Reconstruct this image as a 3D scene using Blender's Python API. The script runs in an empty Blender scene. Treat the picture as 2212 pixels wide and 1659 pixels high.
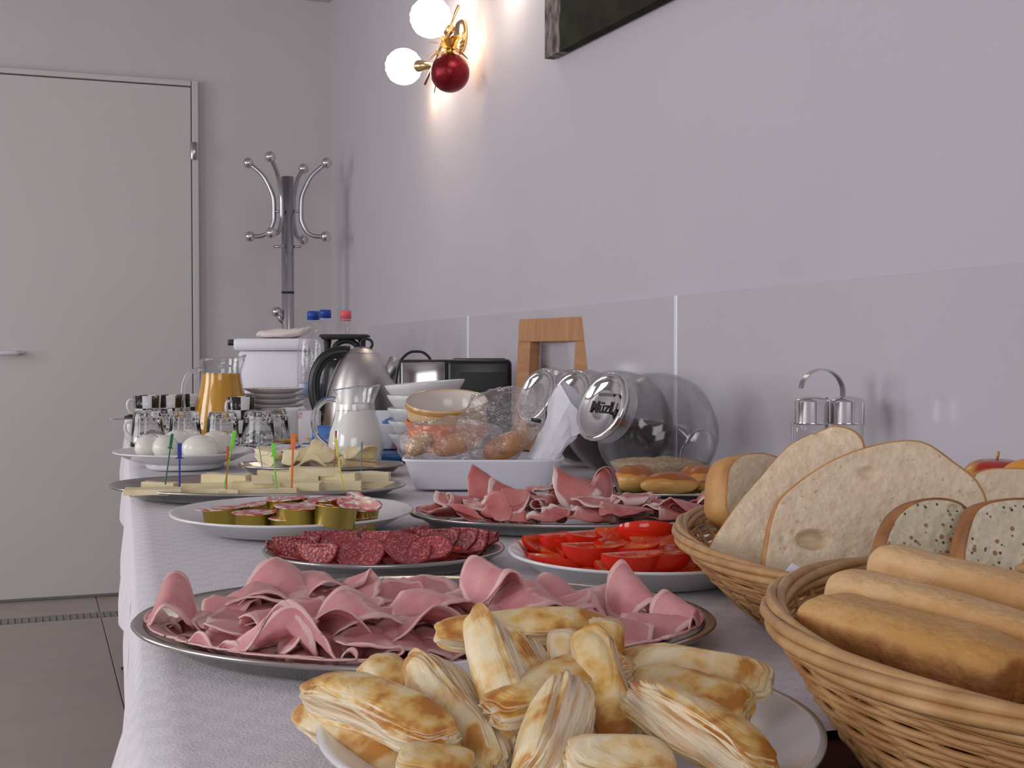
import bpy, bmesh, math, random
from mathutils import Vector, Matrix, Euler, noise
PI = math.pi
S = bpy.context.scene
C = S.collection
# ------------------------------------------------------------------ camera
F = 2650.0
CAMZ = 0.965
T = 0.745                       # table top height
TH = math.atan(0.3532)
PIT = math.atan(64.5 / F)
SN, CS = math.sin(TH), math.cos(TH)
cam = bpy.data.cameras.new('camera'); camo = bpy.data.objects.new('camera', cam); C.objects.link(camo)
camo.location = (0, 0, CAMZ); camo.rotation_euler = (PI / 2 - PIT, 0, -TH)
cam.sensor_fit = 'HORIZONTAL'; cam.sensor_width = 36; cam.lens = 36 * F / 2212; cam.clip_start = 0.02
S.camera = camo
# ------------------------------------------------------------------ world, light, exposure
w = bpy.data.worlds.new('sky'); S.world = w; w.use_nodes = True
w.node_tree.nodes['Background'].inputs[0].default_value = (0.75, 0.85, 1, 1)
w.node_tree.nodes['Background'].inputs[1].default_value = 1.0
def area(name, loc, rot, sx, sy, power, col):
    l = bpy.data.lights.new(name, 'AREA'); l.shape = 'RECTANGLE'; l.size = sx; l.size_y = sy; l.energy = power; l.color = col
    o = bpy.data.objects.new(name, l); C.objects.link(o); o.location = loc; o.rotation_euler = rot
    return o
area('window_daylight', (-3.10, 1.0, 1.5), (0, -PI / 2, 0), 1.4, 1.3, 34, (1.0, 0.965, 0.965))
area('window_daylight', (-3.10, 3.3, 1.5), (0, -PI / 2, 0), 1.4, 1.3, 34, (1.0, 0.965, 0.965))
area('window_daylight', (-1.2, -2.40, 1.5), (PI / 2, 0, 0), 2.2, 1.4, 31, (1.0, 0.97, 0.965))
S.view_settings.view_transform = 'Standard'; S.view_settings.look = 'None'
S.view_settings.gamma = 1; S.view_settings.use_curve_mapping = False
S.view_settings.exposure = 0.0
# ------------------------------------------------------------------ picture geometry -> places in the room
FW = Vector((SN * math.cos(PIT), CS * math.cos(PIT), -math.sin(PIT)))
RT = Vector((CS, -SN, 0)); UP = RT.cross(FW)
def ray(px, py): return FW + RT * ((px - 1106) / F) + UP * ((829.5 - py) / F)
CO = Vector((0, 0, CAMZ))
def at(px, py, z=0.0):                       # point at height z above the table
    d = ray(px, py); return CO + d * ((T + z - CAMZ) / d.z)
def atZ(px, py, Z):                          # point at horizontal distance Z ahead of the camera
    d = ray(px, py); return CO + d * (Z / (d.x * SN + d.y * CS))
def XZ(X, Z, z=0.0): return Vector((X * CS + Z * SN, -X * SN + Z * CS, T + z))
def onx(px, py, x): d = ray(px, py); return CO + d * (x / d.x)
def ony(px, py, y): d = ray(px, py); return CO + d * (y / d.y)
def onplane(px, py, p0, n): d = ray(px, py); return CO + d * ((p0 - CO).dot(n) / d.dot(n))
WX = 1.009; BY = 5.148; CZ = 2.44; LX = -3.2; FY = -2.5
# ------------------------------------------------------------------ materials
def nd(nt, t, **k):
    n = nt.nodes.new(t)
    for a, b in k.items(): setattr(n, a, b)
    return n
def col4(c): return (c[0], c[1], c[2], 1)
def srgb(r, g, b):
    f = lambda c: (c / 255 / 12.92) if c / 255 <= 0.04045 else ((c / 255 + 0.055) / 1.055) ** 2.4
    return (f(r), f(g), f(b))
def mat(name, c, rough=0.5, metal=0, c2=None, scale=20, lo=0.35, hi=0.65, bump=0, bscale=None, trans=0, ior=1.45, sss=0, emit=None, es=0, aniso=None, spec=None, coat=0, stretch=None, detail=4):
    m = bpy.data.materials.new(name); m.use_nodes = True; nt = m.node_tree; p = nt.nodes['Principled BSDF']
    p.inputs['Base Color'].default_value = col4(c); p.inputs['Roughness'].default_value = rough; p.inputs['Metallic'].default_value = metal
    p.inputs['Transmission Weight'].default_value = trans; p.inputs['IOR'].default_value = ior
    if coat: p.inputs['Coat Weight'].default_value = coat; p.inputs['Coat Roughness'].default_value = 0.08
    if spec is not None: p.inputs['Specular IOR Level'].default_value = spec
    if sss:
        p.inputs['Subsurface Weight'].default_value = sss; p.inputs['Subsurface Radius'].default_value = (1, 0.5, 0.35); p.inputs['Subsurface Scale'].default_value = 0.006
    if emit: p.inputs['Emission Color'].default_value = col4(emit); p.inputs['Emission Strength'].default_value = es
    tc = nd(nt, 'ShaderNodeTexCoord'); mp = nd(nt, 'ShaderNodeMapping'); nt.links.new(tc.outputs['Object'], mp.inputs[0])
    if stretch: mp.inputs['Scale'].default_value = stretch
    if c2 is not None:
        n = nd(nt, 'ShaderNodeTexNoise'); n.inputs['Scale'].default_value = scale; n.inputs['Detail'].default_value = detail; nt.links.new(mp.outputs[0], n.inputs[0])
        r = nd(nt, 'ShaderNodeValToRGB'); r.color_ramp.elements[0].position = lo; r.color_ramp.elements[1].position = hi
        r.color_ramp.elements[0].color = col4(c); r.color_ramp.elements[1].color = col4(c2)
        nt.links.new(n.outputs[0], r.inputs[0]); nt.links.new(r.outputs[0], p.inputs['Base Color'])
    if bump:
        n2 = nd(nt, 'ShaderNodeTexNoise'); n2.inputs['Scale'].default_value = bscale or scale; n2.inputs['Detail'].default_value = 5; nt.links.new(mp.outputs[0], n2.inputs[0])
        b = nd(nt, 'ShaderNodeBump'); b.inputs['Strength'].default_value = 1; b.inputs['Distance'].default_value = bump
        nt.links.new(n2.outputs[0], b.inputs['Height']); nt.links.new(b.outputs[0], p.inputs['Normal'])
    return m
def ramp(nt, src, stops):
    r = nd(nt, 'ShaderNodeValToRGB'); e = r.color_ramp.elements
    e[0].position, e[0].color = stops[0][0], col4(stops[0][1]); e[1].position, e[1].color = stops[1][0], col4(stops[1][1])
    for s in stops[2:]:
        x = e.new(s[0]); x.color = col4(s[1])
    nt.links.new(src, r.inputs[0]); return r.outputs[0]
def mixc(nt, fac, a, b):
    m = nd(nt, 'ShaderNodeMix', data_type='RGBA')
    nt.links.new(fac, m.inputs[0])
    for v, i in ((a, 6), (b, 7)):
        if isinstance(v, tuple): m.inputs[i].default_value = col4(v)
        else: nt.links.new(v, m.inputs[i])
    return m.outputs[2]
def texn(nt, src, scale, detail=3, kind='ShaderNodeTexNoise', out=0):
    n = nd(nt, kind); n.inputs['Scale'].default_value = scale
    if kind == 'ShaderNodeTexNoise': n.inputs['Detail'].default_value = detail
    nt.links.new(src, n.inputs['Vector']); return n.outputs[out]
def base(name, rough=0.5):
    m = bpy.data.materials.new(name); m.use_nodes = True; nt = m.node_tree; p = nt.nodes['Principled BSDF']; p.inputs['Roughness'].default_value = rough
    tc = nd(nt, 'ShaderNodeTexCoord'); return m, nt, p, tc
def bumpit(nt, p, h, dist):
    b = nd(nt, 'ShaderNodeBump'); b.inputs['Strength'].default_value = 1; b.inputs['Distance'].default_value = dist
    nt.links.new(h, b.inputs['Height']); nt.links.new(b.outputs[0], p.inputs['Normal'])
def sss(p, wgt, sc=0.006):
    p.inputs['Subsurface Weight'].default_value = wgt; p.inputs['Subsurface Radius'].default_value = (1, 0.5, 0.35); p.inputs['Subsurface Scale'].default_value = sc
M = {}
M['wall'] = mat('painted_plaster', (0.545, 0.52, 0.565), 0.75, c2=(0.56, 0.535, 0.58), scale=3, bump=0.0006, bscale=60, spec=0.3)
M['wallb'] = mat('painted_plaster_back', (0.555, 0.535, 0.545), 0.8, c2=(0.57, 0.55, 0.56), scale=3, bump=0.0006, bscale=60, spec=0.3)
M['panel'] = mat('glossy_white_laminate', (0.53, 0.505, 0.55), 0.13, c2=(0.545, 0.52, 0.56), scale=2, spec=0.5)
M['profile'] = mat('white_joint_profile', (0.78, 0.82, 0.9), 0.25)
M['door'] = mat('door_paint', (0.575, 0.56, 0.555), 0.45, c2=(0.56, 0.545, 0.54), scale=2)
M['tile'] = mat('beige_floor_tile', (0.385, 0.33, 0.30), 0.4, c2=(0.42, 0.36, 0.325), scale=5)
M['grout'] = mat('grout', (0.2, 0.17, 0.15), 0.9)
M['mosaic'] = mat('grey_mosaic', (0.19, 0.17, 0.165), 0.4, c2=(0.27, 0.25, 0.24), scale=40)
M['white'] = mat('white_porcelain', (0.80, 0.80, 0.80), 0.12, spec=0.5)
M['whiteplastic'] = mat('white_plastic', (0.80, 0.80, 0.86), 0.35)
M['steel'] = mat('brushed_steel', (0.56, 0.54, 0.52), 0.28, 1, bump=0.0002, bscale=300, stretch=(1, 1, 12))
M['platter'] = mat('steel_platter', (0.5, 0.47, 0.44), 0.24, 1, c2=(0.42, 0.4, 0.38), scale=8)
M['chrome'] = mat('chrome', (0.7, 0.69, 0.68), 0.07, 1)
M['satin'] = mat('satin_chrome', (0.5, 0.5, 0.52), 0.25, 1)
M['brass'] = mat('brass', (0.7, 0.5, 0.25), 0.2, 1)
M['gold'] = mat('gold_foil', (0.66, 0.53, 0.13), 0.28, 1, bump=0.0004, bscale=90, stretch=(1, 1, 0.2))
M['tinsel'] = mat('gold_tinsel', (0.75, 0.5, 0.15), 0.3, 0.9)
M['red'] = mat('red_glitter', (0.3, 0.012, 0.02), 0.25, 0.6, c2=(0.12, 0.004, 0.01), scale=300, bump=0.0004, bscale=500)
M['black'] = mat('black_plastic', (0.012, 0.012, 0.013), 0.3)
M['blackm'] = mat('matte_black', (0.02, 0.02, 0.022), 0.55)
M['glass'] = mat('clear_glass', (0.97, 0.98, 0.98), 0.0, trans=1, ior=1.45)
def thin(name, tint, fac, rough, bmp=0, bs=40, base_=0.035, haze=0):
    m = bpy.data.materials.new(name); m.use_nodes = True; nt = m.node_tree; nt.nodes.clear()
    o = nd(nt, 'ShaderNodeOutputMaterial'); t = nd(nt, 'ShaderNodeBsdfTransparent'); t.inputs[0].default_value = col4(tint)
    g = nd(nt, 'ShaderNodeBsdfGlossy'); g.inputs['Roughness'].default_value = rough
    lw = nd(nt, 'ShaderNodeLayerWeight'); lw.inputs[0].default_value = 0.5
    pw = nd(nt, 'ShaderNodeMath', operation='POWER'); pw.inputs[1].default_value = 3.0; nt.links.new(lw.outputs['Facing'], pw.inputs[0])
    ma = nd(nt, 'ShaderNodeMath', operation='MULTIPLY_ADD'); ma.inputs[1].default_value = fac * 1.6; ma.inputs[2].default_value = base_; nt.links.new(pw.outputs[0], ma.inputs[0])
    mx = nd(nt, 'ShaderNodeMixShader'); nt.links.new(ma.outputs[0], mx.inputs[0]); nt.links.new(t.outputs[0], mx.inputs[1]); nt.links.new(g.outputs[0], mx.inputs[2])
    if haze:
        df = nd(nt, 'ShaderNodeBsdfDiffuse'); df.inputs[0].default_value = (0.85, 0.83, 0.83, 1); m2 = nd(nt, 'ShaderNodeMixShader'); m2.inputs[0].default_value = haze
        nt.links.new(mx.outputs[0], m2.inputs[1]); nt.links.new(df.outputs[0], m2.inputs[2]); nt.links.new(m2.outputs[0], o.inputs[0])
    else: nt.links.new(mx.outputs[0], o.inputs[0])
    if bmp:
        tc = nd(nt, 'ShaderNodeTexCoord'); b = nd(nt, 'ShaderNodeBump'); b.inputs['Distance'].default_value = bmp
        nt.links.new(texn(nt, tc.outputs['Object'], bs, 4), b.inputs['Height']); nt.links.new(b.outputs[0], g.inputs['Normal']); nt.links.new(b.outputs[0], lw.inputs['Normal'])
    return m
M['thinglass'] = thin('thin_clear_glass', (0.965, 0.97, 0.97), 0.4, 0.02)
M['pet'] = thin('clear_bottle_plastic', (0.96, 0.965, 0.975), 0.35, 0.08, 0.003, 30, 0.06, 0.04)
M['film'] = thin('cellophane', (0.985, 0.98, 0.98), 0.4, 0.10, 0.016, 45, 0.11, 0.07)
M['juice'] = mat('orange_juice', (0.66, 0.33, 0.012), 0.25, sss=0.15)
M['milk'] = mat('milk', (0.90, 0.90, 0.85), 0.2, sss=0.2)
M['blue'] = mat('blue_plastic', (0.015, 0.06, 0.35), 0.35)
M['bluetray'] = mat('blue_tray', (0.01, 0.12, 0.32), 0.35)
M['pink'] = mat('pink_plastic', (0.75, 0.12, 0.15), 0.35)
M['wood'] = mat('oak_veneer', (0.42, 0.2, 0.09), 0.45, c2=(0.5, 0.26, 0.125), scale=9, stretch=(1, 1, 8))
M['woodh'] = mat('oak_veneer_crosswise', (0.42, 0.2, 0.09), 0.45, c2=(0.5, 0.26, 0.125), scale=9, stretch=(8, 1, 1))
M['napkin'] = mat('white_paper', (0.82, 0.82, 0.88), 0.8, bump=0.0012, bscale=70)
M['egg'] = mat('peeled_egg', (0.80, 0.79, 0.72), 0.25, sss=0.2)
M['tabletop'] = mat('dark_wood', (0.06, 0.025, 0.018), 0.4, c2=(0.08, 0.03, 0.02), scale=10, stretch=(1, 8, 1))
M['redcloth'] = mat('dark_red_cloth', (0.075, 0.008, 0.006), 0.9, bump=0.0008, bscale=300)
M['wicker'] = mat('wicker', (0.36, 0.175, 0.065), 0.5, c2=(0.52, 0.30, 0.125), scale=30, bump=0.0006, bscale=150, spec=0.35)
M['wickerd'] = mat('wicker_rim', (0.42, 0.23, 0.09), 0.45, c2=(0.57, 0.35, 0.155), scale=40, bump=0.0006, bscale=150, spec=0.35)
M['orange'] = mat('orange_glaze', (0.74, 0.15, 0.015), 0.15, c2=(0.80, 0.22, 0.03), scale=20)
M['cream'] = mat('cream_glaze', (0.66, 0.47, 0.26), 0.15)
M['paleglaze'] = mat('pale_glaze', (0.75, 0.68, 0.62), 0.15)
M['grain'] = mat('muesli_grain', (0.42, 0.27, 0.15), 0.8, c2=(0.62, 0.46, 0.28), scale=200, bump=0.003, bscale=150)
M['darkcereal'] = mat('dark_cereal', (0.05, 0.028, 0.02), 0.7, c2=(0.02, 0.012, 0.01), scale=100, bump=0.003, bscale=100)
M['globe'] = mat('lit_globe_glass', (1, 0.95, 0.9), 0.3, emit=(1, 0.86, 0.70), es=11)
M['bulb'] = mat('lit_bulb', (1, 0.95, 0.9), 0.3, emit=(1, 0.8, 0.55), es=40)
M['text'] = mat('black_print', (0.01, 0.01, 0.01), 0.5)
M['greytext'] = mat('grey_print', (0.16, 0.14, 0.14), 0.5)
M['brownbun'] = mat('glazed_roll_crust', (0.42, 0.13, 0.03), 0.3, c2=(0.62, 0.28, 0.09), scale=18, bump=0.002, bscale=25)
M['seed'] = mat('seed', (0.2, 0.1, 0.03), 0.5)
for n, c in (('dgreen', (0.01, 0.16, 0.07)), ('dblue', (0.015, 0.04, 0.35)), ('lime', (0.18, 0.72, 0.03)), ('redor', (0.62, 0.08, 0.01)), ('grey', (0.25, 0.36, 0.42)), ('orange', (0.85, 0.17, 0.01)), ('brown', (0.42, 0.05, 0.03)), ('yellow', (0.75, 0.68, 0.05)), ('teal', (0.08, 0.2, 0.25))):
    M['pick_' + n] = mat('pick_plastic_' + n, c, 0.25, spec=0.6)

def m_cloth():
    m, nt, p, tc = base('white_damask', 0.85)
    p.inputs['Base Color'].default_value = (0.72, 0.70, 0.74, 1)
    mp = nd(nt, 'ShaderNodeMapping'); mp.inputs['Scale'].default_value = (60, 60, 60); nt.links.new(tc.outputs['Object'], mp.inputs[0])
    ck = nd(nt, 'ShaderNodeTexChecker'); ck.inputs['Scale'].default_value = 1; nt.links.new(mp.outputs[0], ck.inputs[0])
    w1 = nd(nt, 'ShaderNodeTexNoise'); w1.inputs['Scale'].default_value = 500; nt.links.new(tc.outputs['Object'], w1.inputs[0])
    c = mixc(nt, ck.outputs[1], (0.72, 0.70, 0.74), (0.765, 0.745, 0.78)); nt.links.new(c, p.inputs['Base Color'])
    ad = nd(nt, 'ShaderNodeMath', operation='ADD'); nt.links.new(ck.outputs[1], ad.inputs[0]); nt.links.new(w1.outputs[0], ad.inputs[1])
    bumpit(nt, p, ad.outputs[0], 0.0006); return m
M['cloth'] = m_cloth()
def m_sheet(name, ca, cb, fat, f0, f1, nscale, rough=0.35, side=False):
    m, nt, p, tc = base(name, rough)
    uv = nd(nt, 'ShaderNodeSeparateXYZ'); nt.links.new(tc.outputs['UV'], uv.inputs[0])
    n1 = texn(nt, tc.outputs['Object'], nscale, 4)
    body = mixc(nt, ramp(nt, n1, [(0.35, (0, 0, 0)), (0.68, (1, 1, 1))]), ca, cb)
    n2 = texn(nt, tc.outputs['Object'], 25, 3)
    ma = nd(nt, 'ShaderNodeMath', operation='MULTIPLY_ADD'); ma.inputs[1].default_value = 0.35; nt.links.new(n2, ma.inputs[0]); nt.links.new(uv.outputs[0], ma.inputs[2])
    msk = ramp(nt, ma.outputs[0], [(f0, (0, 0, 0)), (f1, (1, 1, 1))])
    if side:
        ms = ramp(nt, uv.outputs[1], [(0.45, (0, 0, 0)), (0.6, (1, 1, 1))])
        mm = nd(nt, 'ShaderNodeMath', operation='MULTIPLY'); nt.links.new(msk, mm.inputs[0]); nt.links.new(ms, mm.inputs[1]); msk = mm.outputs[0]
    nt.links.new(mixc(nt, msk, body, fat), p.inputs['Base Color']); sss(p, 0.25, 0.005)
    bumpit(nt, p, n1, 0.0012); return m
M['ham'] = m_sheet('cooked_ham', (0.62, 0.235, 0.245), (0.74, 0.37, 0.36), (0.80, 0.49, 0.46), 0.98, 1.16, 34, 0.42)
M['prosc'] = m_sheet('cured_ham', (0.50, 0.12, 0.115), (0.64, 0.26, 0.23), (0.80, 0.60, 0.55), 0.93, 1.05, 30, 0.35, True)
def m_salami():
    m, nt, p, tc = base('salami', 0.35)
    v = texn(nt, tc.outputs['Object'], 320, kind='ShaderNodeTexVoronoi', out=0)
    n = texn(nt, tc.outputs['Object'], 420, 2)
    f1 = ramp(nt, n, [(0.52, (0, 0, 0)), (0.64, (1, 1, 1))])
    uv = nd(nt, 'ShaderNodeSeparateXYZ'); nt.links.new(tc.outputs['UV'], uv.inputs[0])
    rim = ramp(nt, uv.outputs[0], [(0.9, (0, 0, 0)), (0.97, (1, 1, 1))])
    c = mixc(nt, f1, (0.36, 0.05, 0.055), (0.60, 0.24, 0.24)); c = mixc(nt, rim, c, (0.22, 0.02, 0.015))
    nt.links.new(c, p.inputs['Base Color']); bumpit(nt, p, v, 0.0005); sss(p, 0.15, 0.003); return m
M['salami'] = m_salami()
def m_sausage():
    m, nt, p, tc = base('red_sausage', 0.3)
    n = texn(nt, tc.outputs['Object'], 170, 3)
    c = mixc(nt, ramp(nt, n, [(0.55, (0, 0, 0)), (0.62, (1, 1, 1))]), (0.33, 0.018, 0.01), (0.55, 0.10, 0.05))
    nt.links.new(c, p.inputs['Base Color']); bumpit(nt, p, n, 0.0005); return m
M['sausage'] = m_sausage()
M['tomskin'] = mat('tomato_skin', (0.60, 0.012, 0.006), 0.12, c2=(0.66, 0.03, 0.01), scale=12, sss=0.1)
def m_flesh():
    m, nt, p, tc = base('tomato_flesh', 0.15)
    n = texn(nt, tc.outputs['Object'], 90, 2); v = texn(nt, tc.outputs['Object'], 140, kind='ShaderNodeTexVoronoi', out=0)
    c = mixc(nt, ramp(nt, n, [(0.4, (0, 0, 0)), (0.65, (1, 1, 1))]), (0.62, 0.03, 0.008), (0.72, 0.15, 0.04))
    c = mixc(nt, ramp(nt, v, [(0.1, (1, 1, 1)), (0.2, (0, 0, 0))]), c, (0.72, 0.40, 0.12))
    nt.links.new(c, p.inputs['Base Color']); bumpit(nt, p, n, 0.0008); sss(p, 0.2); return m
M['tomflesh'] = m_flesh()
M['cheese'] = mat('pale_cheese', (0.82, 0.69, 0.40), 0.4, c2=(0.86, 0.76, 0.50), scale=25, bump=0.0008, bscale=60, sss=0.2)
M['ycheese'] = mat('yellow_slice', (0.72, 0.38, 0.04), 0.4, c2=(0.78, 0.5, 0.09), scale=50, sss=0.15)
def m_pastry(name, gold=1.0):
    m, nt, p, tc = base(name, 0.45)
    sp = nd(nt, 'ShaderNodeSeparateXYZ'); nt.links.new(tc.outputs['Normal'], sp.inputs[0])
    ob = nd(nt, 'ShaderNodeSeparateXYZ'); nt.links.new(tc.outputs['Object'], ob.inputs[0])
    n = texn(nt, tc.outputs['Object'], 55, 8); n3 = texn(nt, tc.outputs['Object'], 60, 3)
    top = ramp(nt, n, [(0.40, (0.82, 0.66, 0.36)), (0.63, (0.50, 0.19, 0.03)), (0.51, (0.76, 0.47, 0.13))]) if gold > 0.6 else ramp(nt, n, [(0.40, (0.84, 0.72, 0.48)), (0.64, (0.58, 0.27, 0.06)), (0.52, (0.80, 0.58, 0.26))])
    mp = nd(nt, 'ShaderNodeMapping'); mp.inputs['Scale'].default_value = (18, 18, 260); nt.links.new(tc.outputs['Object'], mp.inputs[0])
    ln = nd(nt, 'ShaderNodeTexNoise'); ln.inputs['Scale'].default_value = 1; ln.inputs['Detail'].default_value = 4; nt.links.new(mp.outputs[0], ln.inputs['Vector'])
    side = ramp(nt, ln.outputs[0], [(0.32, (0.58, 0.30, 0.10)), (0.50, (0.84, 0.70, 0.49))])
    ab = nd(nt, 'ShaderNodeMath', operation='ABSOLUTE'); nt.links.new(sp.outputs[2], ab.inputs[0])
    ad = nd(nt, 'ShaderNodeMath', operation='MULTIPLY_ADD'); ad.inputs[1].default_value = 0.7; nt.links.new(n3, ad.inputs[0]); nt.links.new(ab.outputs[0], ad.inputs[2])
    f = ramp(nt, ad.outputs[0], [(0.80, (0, 0, 0)), (1.02, (1, 1, 1))])
    nt.links.new(mixc(nt, f, side, top), p.inputs['Base Color']); sss(p, 0.15, 0.005)
    bumpit(nt, p, ln.outputs[0], 0.004); return m
M['pastry'] = m_pastry('puff_pastry'); M['pastrypale'] = m_pastry('puff_pastry_pale', 0.3)
def m_crust(name, stops, sc=22, sc2=60):
    m, nt, p, tc = base(name, 0.6)
    n = texn(nt, tc.outputs['Object'], sc, 4); nt.links.new(ramp(nt, n, stops), p.inputs['Base Color'])
    bumpit(nt, p, texn(nt, tc.outputs['Object'], sc2, 5), 0.0016); return m
def m_roll(name, top, topb, side, sideb):
    m, nt, p, tc = base(name, 0.65)
    sp = nd(nt, 'ShaderNodeSeparateXYZ'); nt.links.new(tc.outputs['Normal'], sp.inputs[0])
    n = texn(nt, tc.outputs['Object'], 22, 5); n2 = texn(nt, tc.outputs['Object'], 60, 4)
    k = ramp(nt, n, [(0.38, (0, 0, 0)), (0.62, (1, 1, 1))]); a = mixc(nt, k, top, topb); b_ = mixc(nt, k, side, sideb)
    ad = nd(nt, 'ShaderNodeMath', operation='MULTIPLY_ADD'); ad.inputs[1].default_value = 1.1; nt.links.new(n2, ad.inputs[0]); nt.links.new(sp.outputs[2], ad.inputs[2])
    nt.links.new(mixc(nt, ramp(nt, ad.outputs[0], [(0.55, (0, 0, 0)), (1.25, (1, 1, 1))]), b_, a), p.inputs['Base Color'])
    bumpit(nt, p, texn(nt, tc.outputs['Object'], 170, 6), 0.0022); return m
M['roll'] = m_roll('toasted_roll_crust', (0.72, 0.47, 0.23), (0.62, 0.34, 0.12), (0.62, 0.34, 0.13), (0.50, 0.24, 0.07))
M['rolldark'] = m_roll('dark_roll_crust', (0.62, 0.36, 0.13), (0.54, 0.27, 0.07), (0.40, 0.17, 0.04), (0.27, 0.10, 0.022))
M['_r'] = m_crust('toasted_roll_crust', [(0.35, (0.66, 0.42, 0.19)), (0.62, (0.54, 0.27, 0.08)), (0.48, (0.64, 0.37, 0.14))])
M['_rd'] = m_crust('dark_roll_crust', [(0.32, (0.54, 0.27, 0.07)), (0.66, (0.30, 0.11, 0.02)), (0.48, (0.42, 0.18, 0.04))], 14)
M['crust'] = m_crust('bread_crust', [(0.35, (0.60, 0.33, 0.11)), (0.65, (0.42, 0.19, 0.06)), (0.5, (0.55, 0.28, 0.09))], 30)
M['crustdark'] = m_crust('dark_bread_crust', [(0.35, (0.45, 0.20, 0.06)), (0.65, (0.22, 0.08, 0.02)), (0.5, (0.34, 0.14, 0.04))], 30)
def m_crumb(name, a, b, seeds=None):
    m, nt, p, tc = base(name, 0.8)
    n = texn(nt, tc.outputs['Object'], 90, 4); v = texn(nt, tc.outputs['Object'], 260, kind='ShaderNodeTexVoronoi', out=0); n2 = texn(nt, tc.outputs['Object'], 210, 2)
    c = mixc(nt, ramp(nt, n, [(0.4, (0, 0, 0)), (0.6, (1, 1, 1))]), a, b)
    c = mixc(nt, ramp(nt, n2, [(0.66, (0, 0, 0)), (0.72, (1, 1, 1))]), c, tuple(x * 0.72 for x in a))
    if seeds:
        v2 = texn(nt, tc.outputs['Object'], 150, kind='ShaderNodeTexVoronoi', out=0); v3 = texn(nt, tc.outputs['Object'], 215, kind='ShaderNodeTexVoronoi', out=0)
        c = mixc(nt, ramp(nt, v2, [(0.20, (1, 1, 1)), (0.30, (0, 0, 0))]), c, seeds[0]); c = mixc(nt, ramp(nt, v3, [(0.17, (1, 1, 1)), (0.25, (0, 0, 0))]), c, seeds[1])
    nt.links.new(c, p.inputs['Base Color']); ad = nd(nt, 'ShaderNodeMath', operation='ADD'); nt.links.new(v, ad.inputs[0]); nt.links.new(n, ad.inputs[1]); bumpit(nt, p, ad.outputs[0], 0.0006)
    sss(p, 0.1); return m
M['crumb'] = m_crumb('white_bread_crumb', (0.74, 0.585, 0.40), (0.80, 0.655, 0.47))
M['crumbseed'] = m_crumb('seeded_bread_crumb', (0.66, 0.59, 0.42), (0.74, 0.67, 0.50), ((0.36, 0.19, 0.09), (0.10, 0.075, 0.055)))
def m_bun():
    m, nt, p, tc = base('golden_bun', 0.3)
    sp = nd(nt, 'ShaderNodeSeparateXYZ'); nt.links.new(tc.outputs['Normal'], sp.inputs[0])
    n = texn(nt, tc.outputs['Object'], 20, 3); ad = nd(nt, 'ShaderNodeMath', operation='MULTIPLY_ADD'); ad.inputs[1].default_value = 0.8; nt.links.new(n, ad.inputs[0]); nt.links.new(sp.outputs[2], ad.inputs[2])
    nt.links.new(ramp(nt, ad.outputs[0], [(0.35, (0.72, 0.43, 0.13)), (1.3, (0.36, 0.11, 0.02)), (0.95, (0.60, 0.25, 0.045))]), p.inputs['Base Color']); return m
M['bun'] = m_bun()
def m_lid():
    m, nt, p, tc = base('printed_jam_lid', 0.28)
    n = texn(nt, tc.outputs['Object'], 75, 2); n2 = texn(nt, tc.outputs['Object'], 190, 2)
    c = ramp(nt, n, [(0.42, (0.78, 0.74, 0.70)), (0.52, (0.62, 0.06, 0.05))]); c = mixc(nt, ramp(nt, n2, [(0.60, (0, 0, 0)), (0.64, (1, 1, 1))]), c, (0.10, 0.08, 0.14))
    nt.links.new(c, p.inputs['Base Color']); return m
M['lid'] = m_lid()
def m_check():
    m, nt, p, tc = base('black_white_pattern', 0.2)
    ck = nd(nt, 'ShaderNodeTexChecker'); ck.inputs['Scale'].default_value = 1; ck.inputs[1].default_value = (0.02, 0.018, 0.018, 1); ck.inputs[2].default_value = (0.75, 0.75, 0.75, 1)
    mp = nd(nt, 'ShaderNodeMapping'); mp.inputs['Scale'].default_value = (9, 3.2, 1); nt.links.new(tc.outputs['UV'], mp.inputs[0]); nt.links.new(mp.outputs[0], ck.inputs[0])
    nt.links.new(ck.outputs[0], p.inputs['Base Color']); return m
M['check'] = m_check(); M['mirror_panel'] = mat('mirror_steel_panel', (0.40, 0.38, 0.37), 0.12, 1)
def m_picture():
    m, nt, p, tc = base('printed_canvas', 0.85); p.inputs['Specular IOR Level'].default_value = 0.1
    sp = nd(nt, 'ShaderNodeSeparateXYZ'); nt.links.new(tc.outputs['UV'], sp.inputs[0])
    mp = nd(nt, 'ShaderNodeMapping'); mp.inputs['Scale'].default_value = (30, 12, 1); mp.inputs['Rotation'].default_value = (0, 0, 0.7); nt.links.new(tc.outputs['UV'], mp.inputs[0])
    n = texn(nt, mp.outputs[0], 1, 5); n2 = texn(nt, tc.outputs['UV'], 9, 4)
    rock = ramp(nt, n, [(0.35, srgb(64, 58, 56)), (0.65, srgb(155, 146, 142))])
    dark = ramp(nt, n2, [(0.4, srgb(40, 38, 34)), (0.7, srgb(58, 58, 46))])
    ad = nd(nt, 'ShaderNodeMath', operation='MULTIPLY_ADD'); ad.inputs[1].default_value = 0.06; nt.links.new(n2, ad.inputs[0]); nt.links.new(sp.outputs[0], ad.inputs[2])
    f = ramp(nt, ad.outputs[0], [(0.115, (0, 0, 0)), (0.125, (1, 1, 1))])
    nt.links.new(mixc(nt, f, rock, dark), p.inputs['Base Color']); return m
M['picture'] = m_picture()
def m_apple():
    m, nt, p, tc = base('apple_skin', 0.2)
    n = texn(nt, tc.outputs['Object'], 14, 3); nt.links.new(ramp(nt, n, [(0.45, (0.42, 0.03, 0.02)), (0.6, (0.62, 0.50, 0.06))]), p.inputs['Base Color']); return m
M['apple'] = m_apple()
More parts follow.
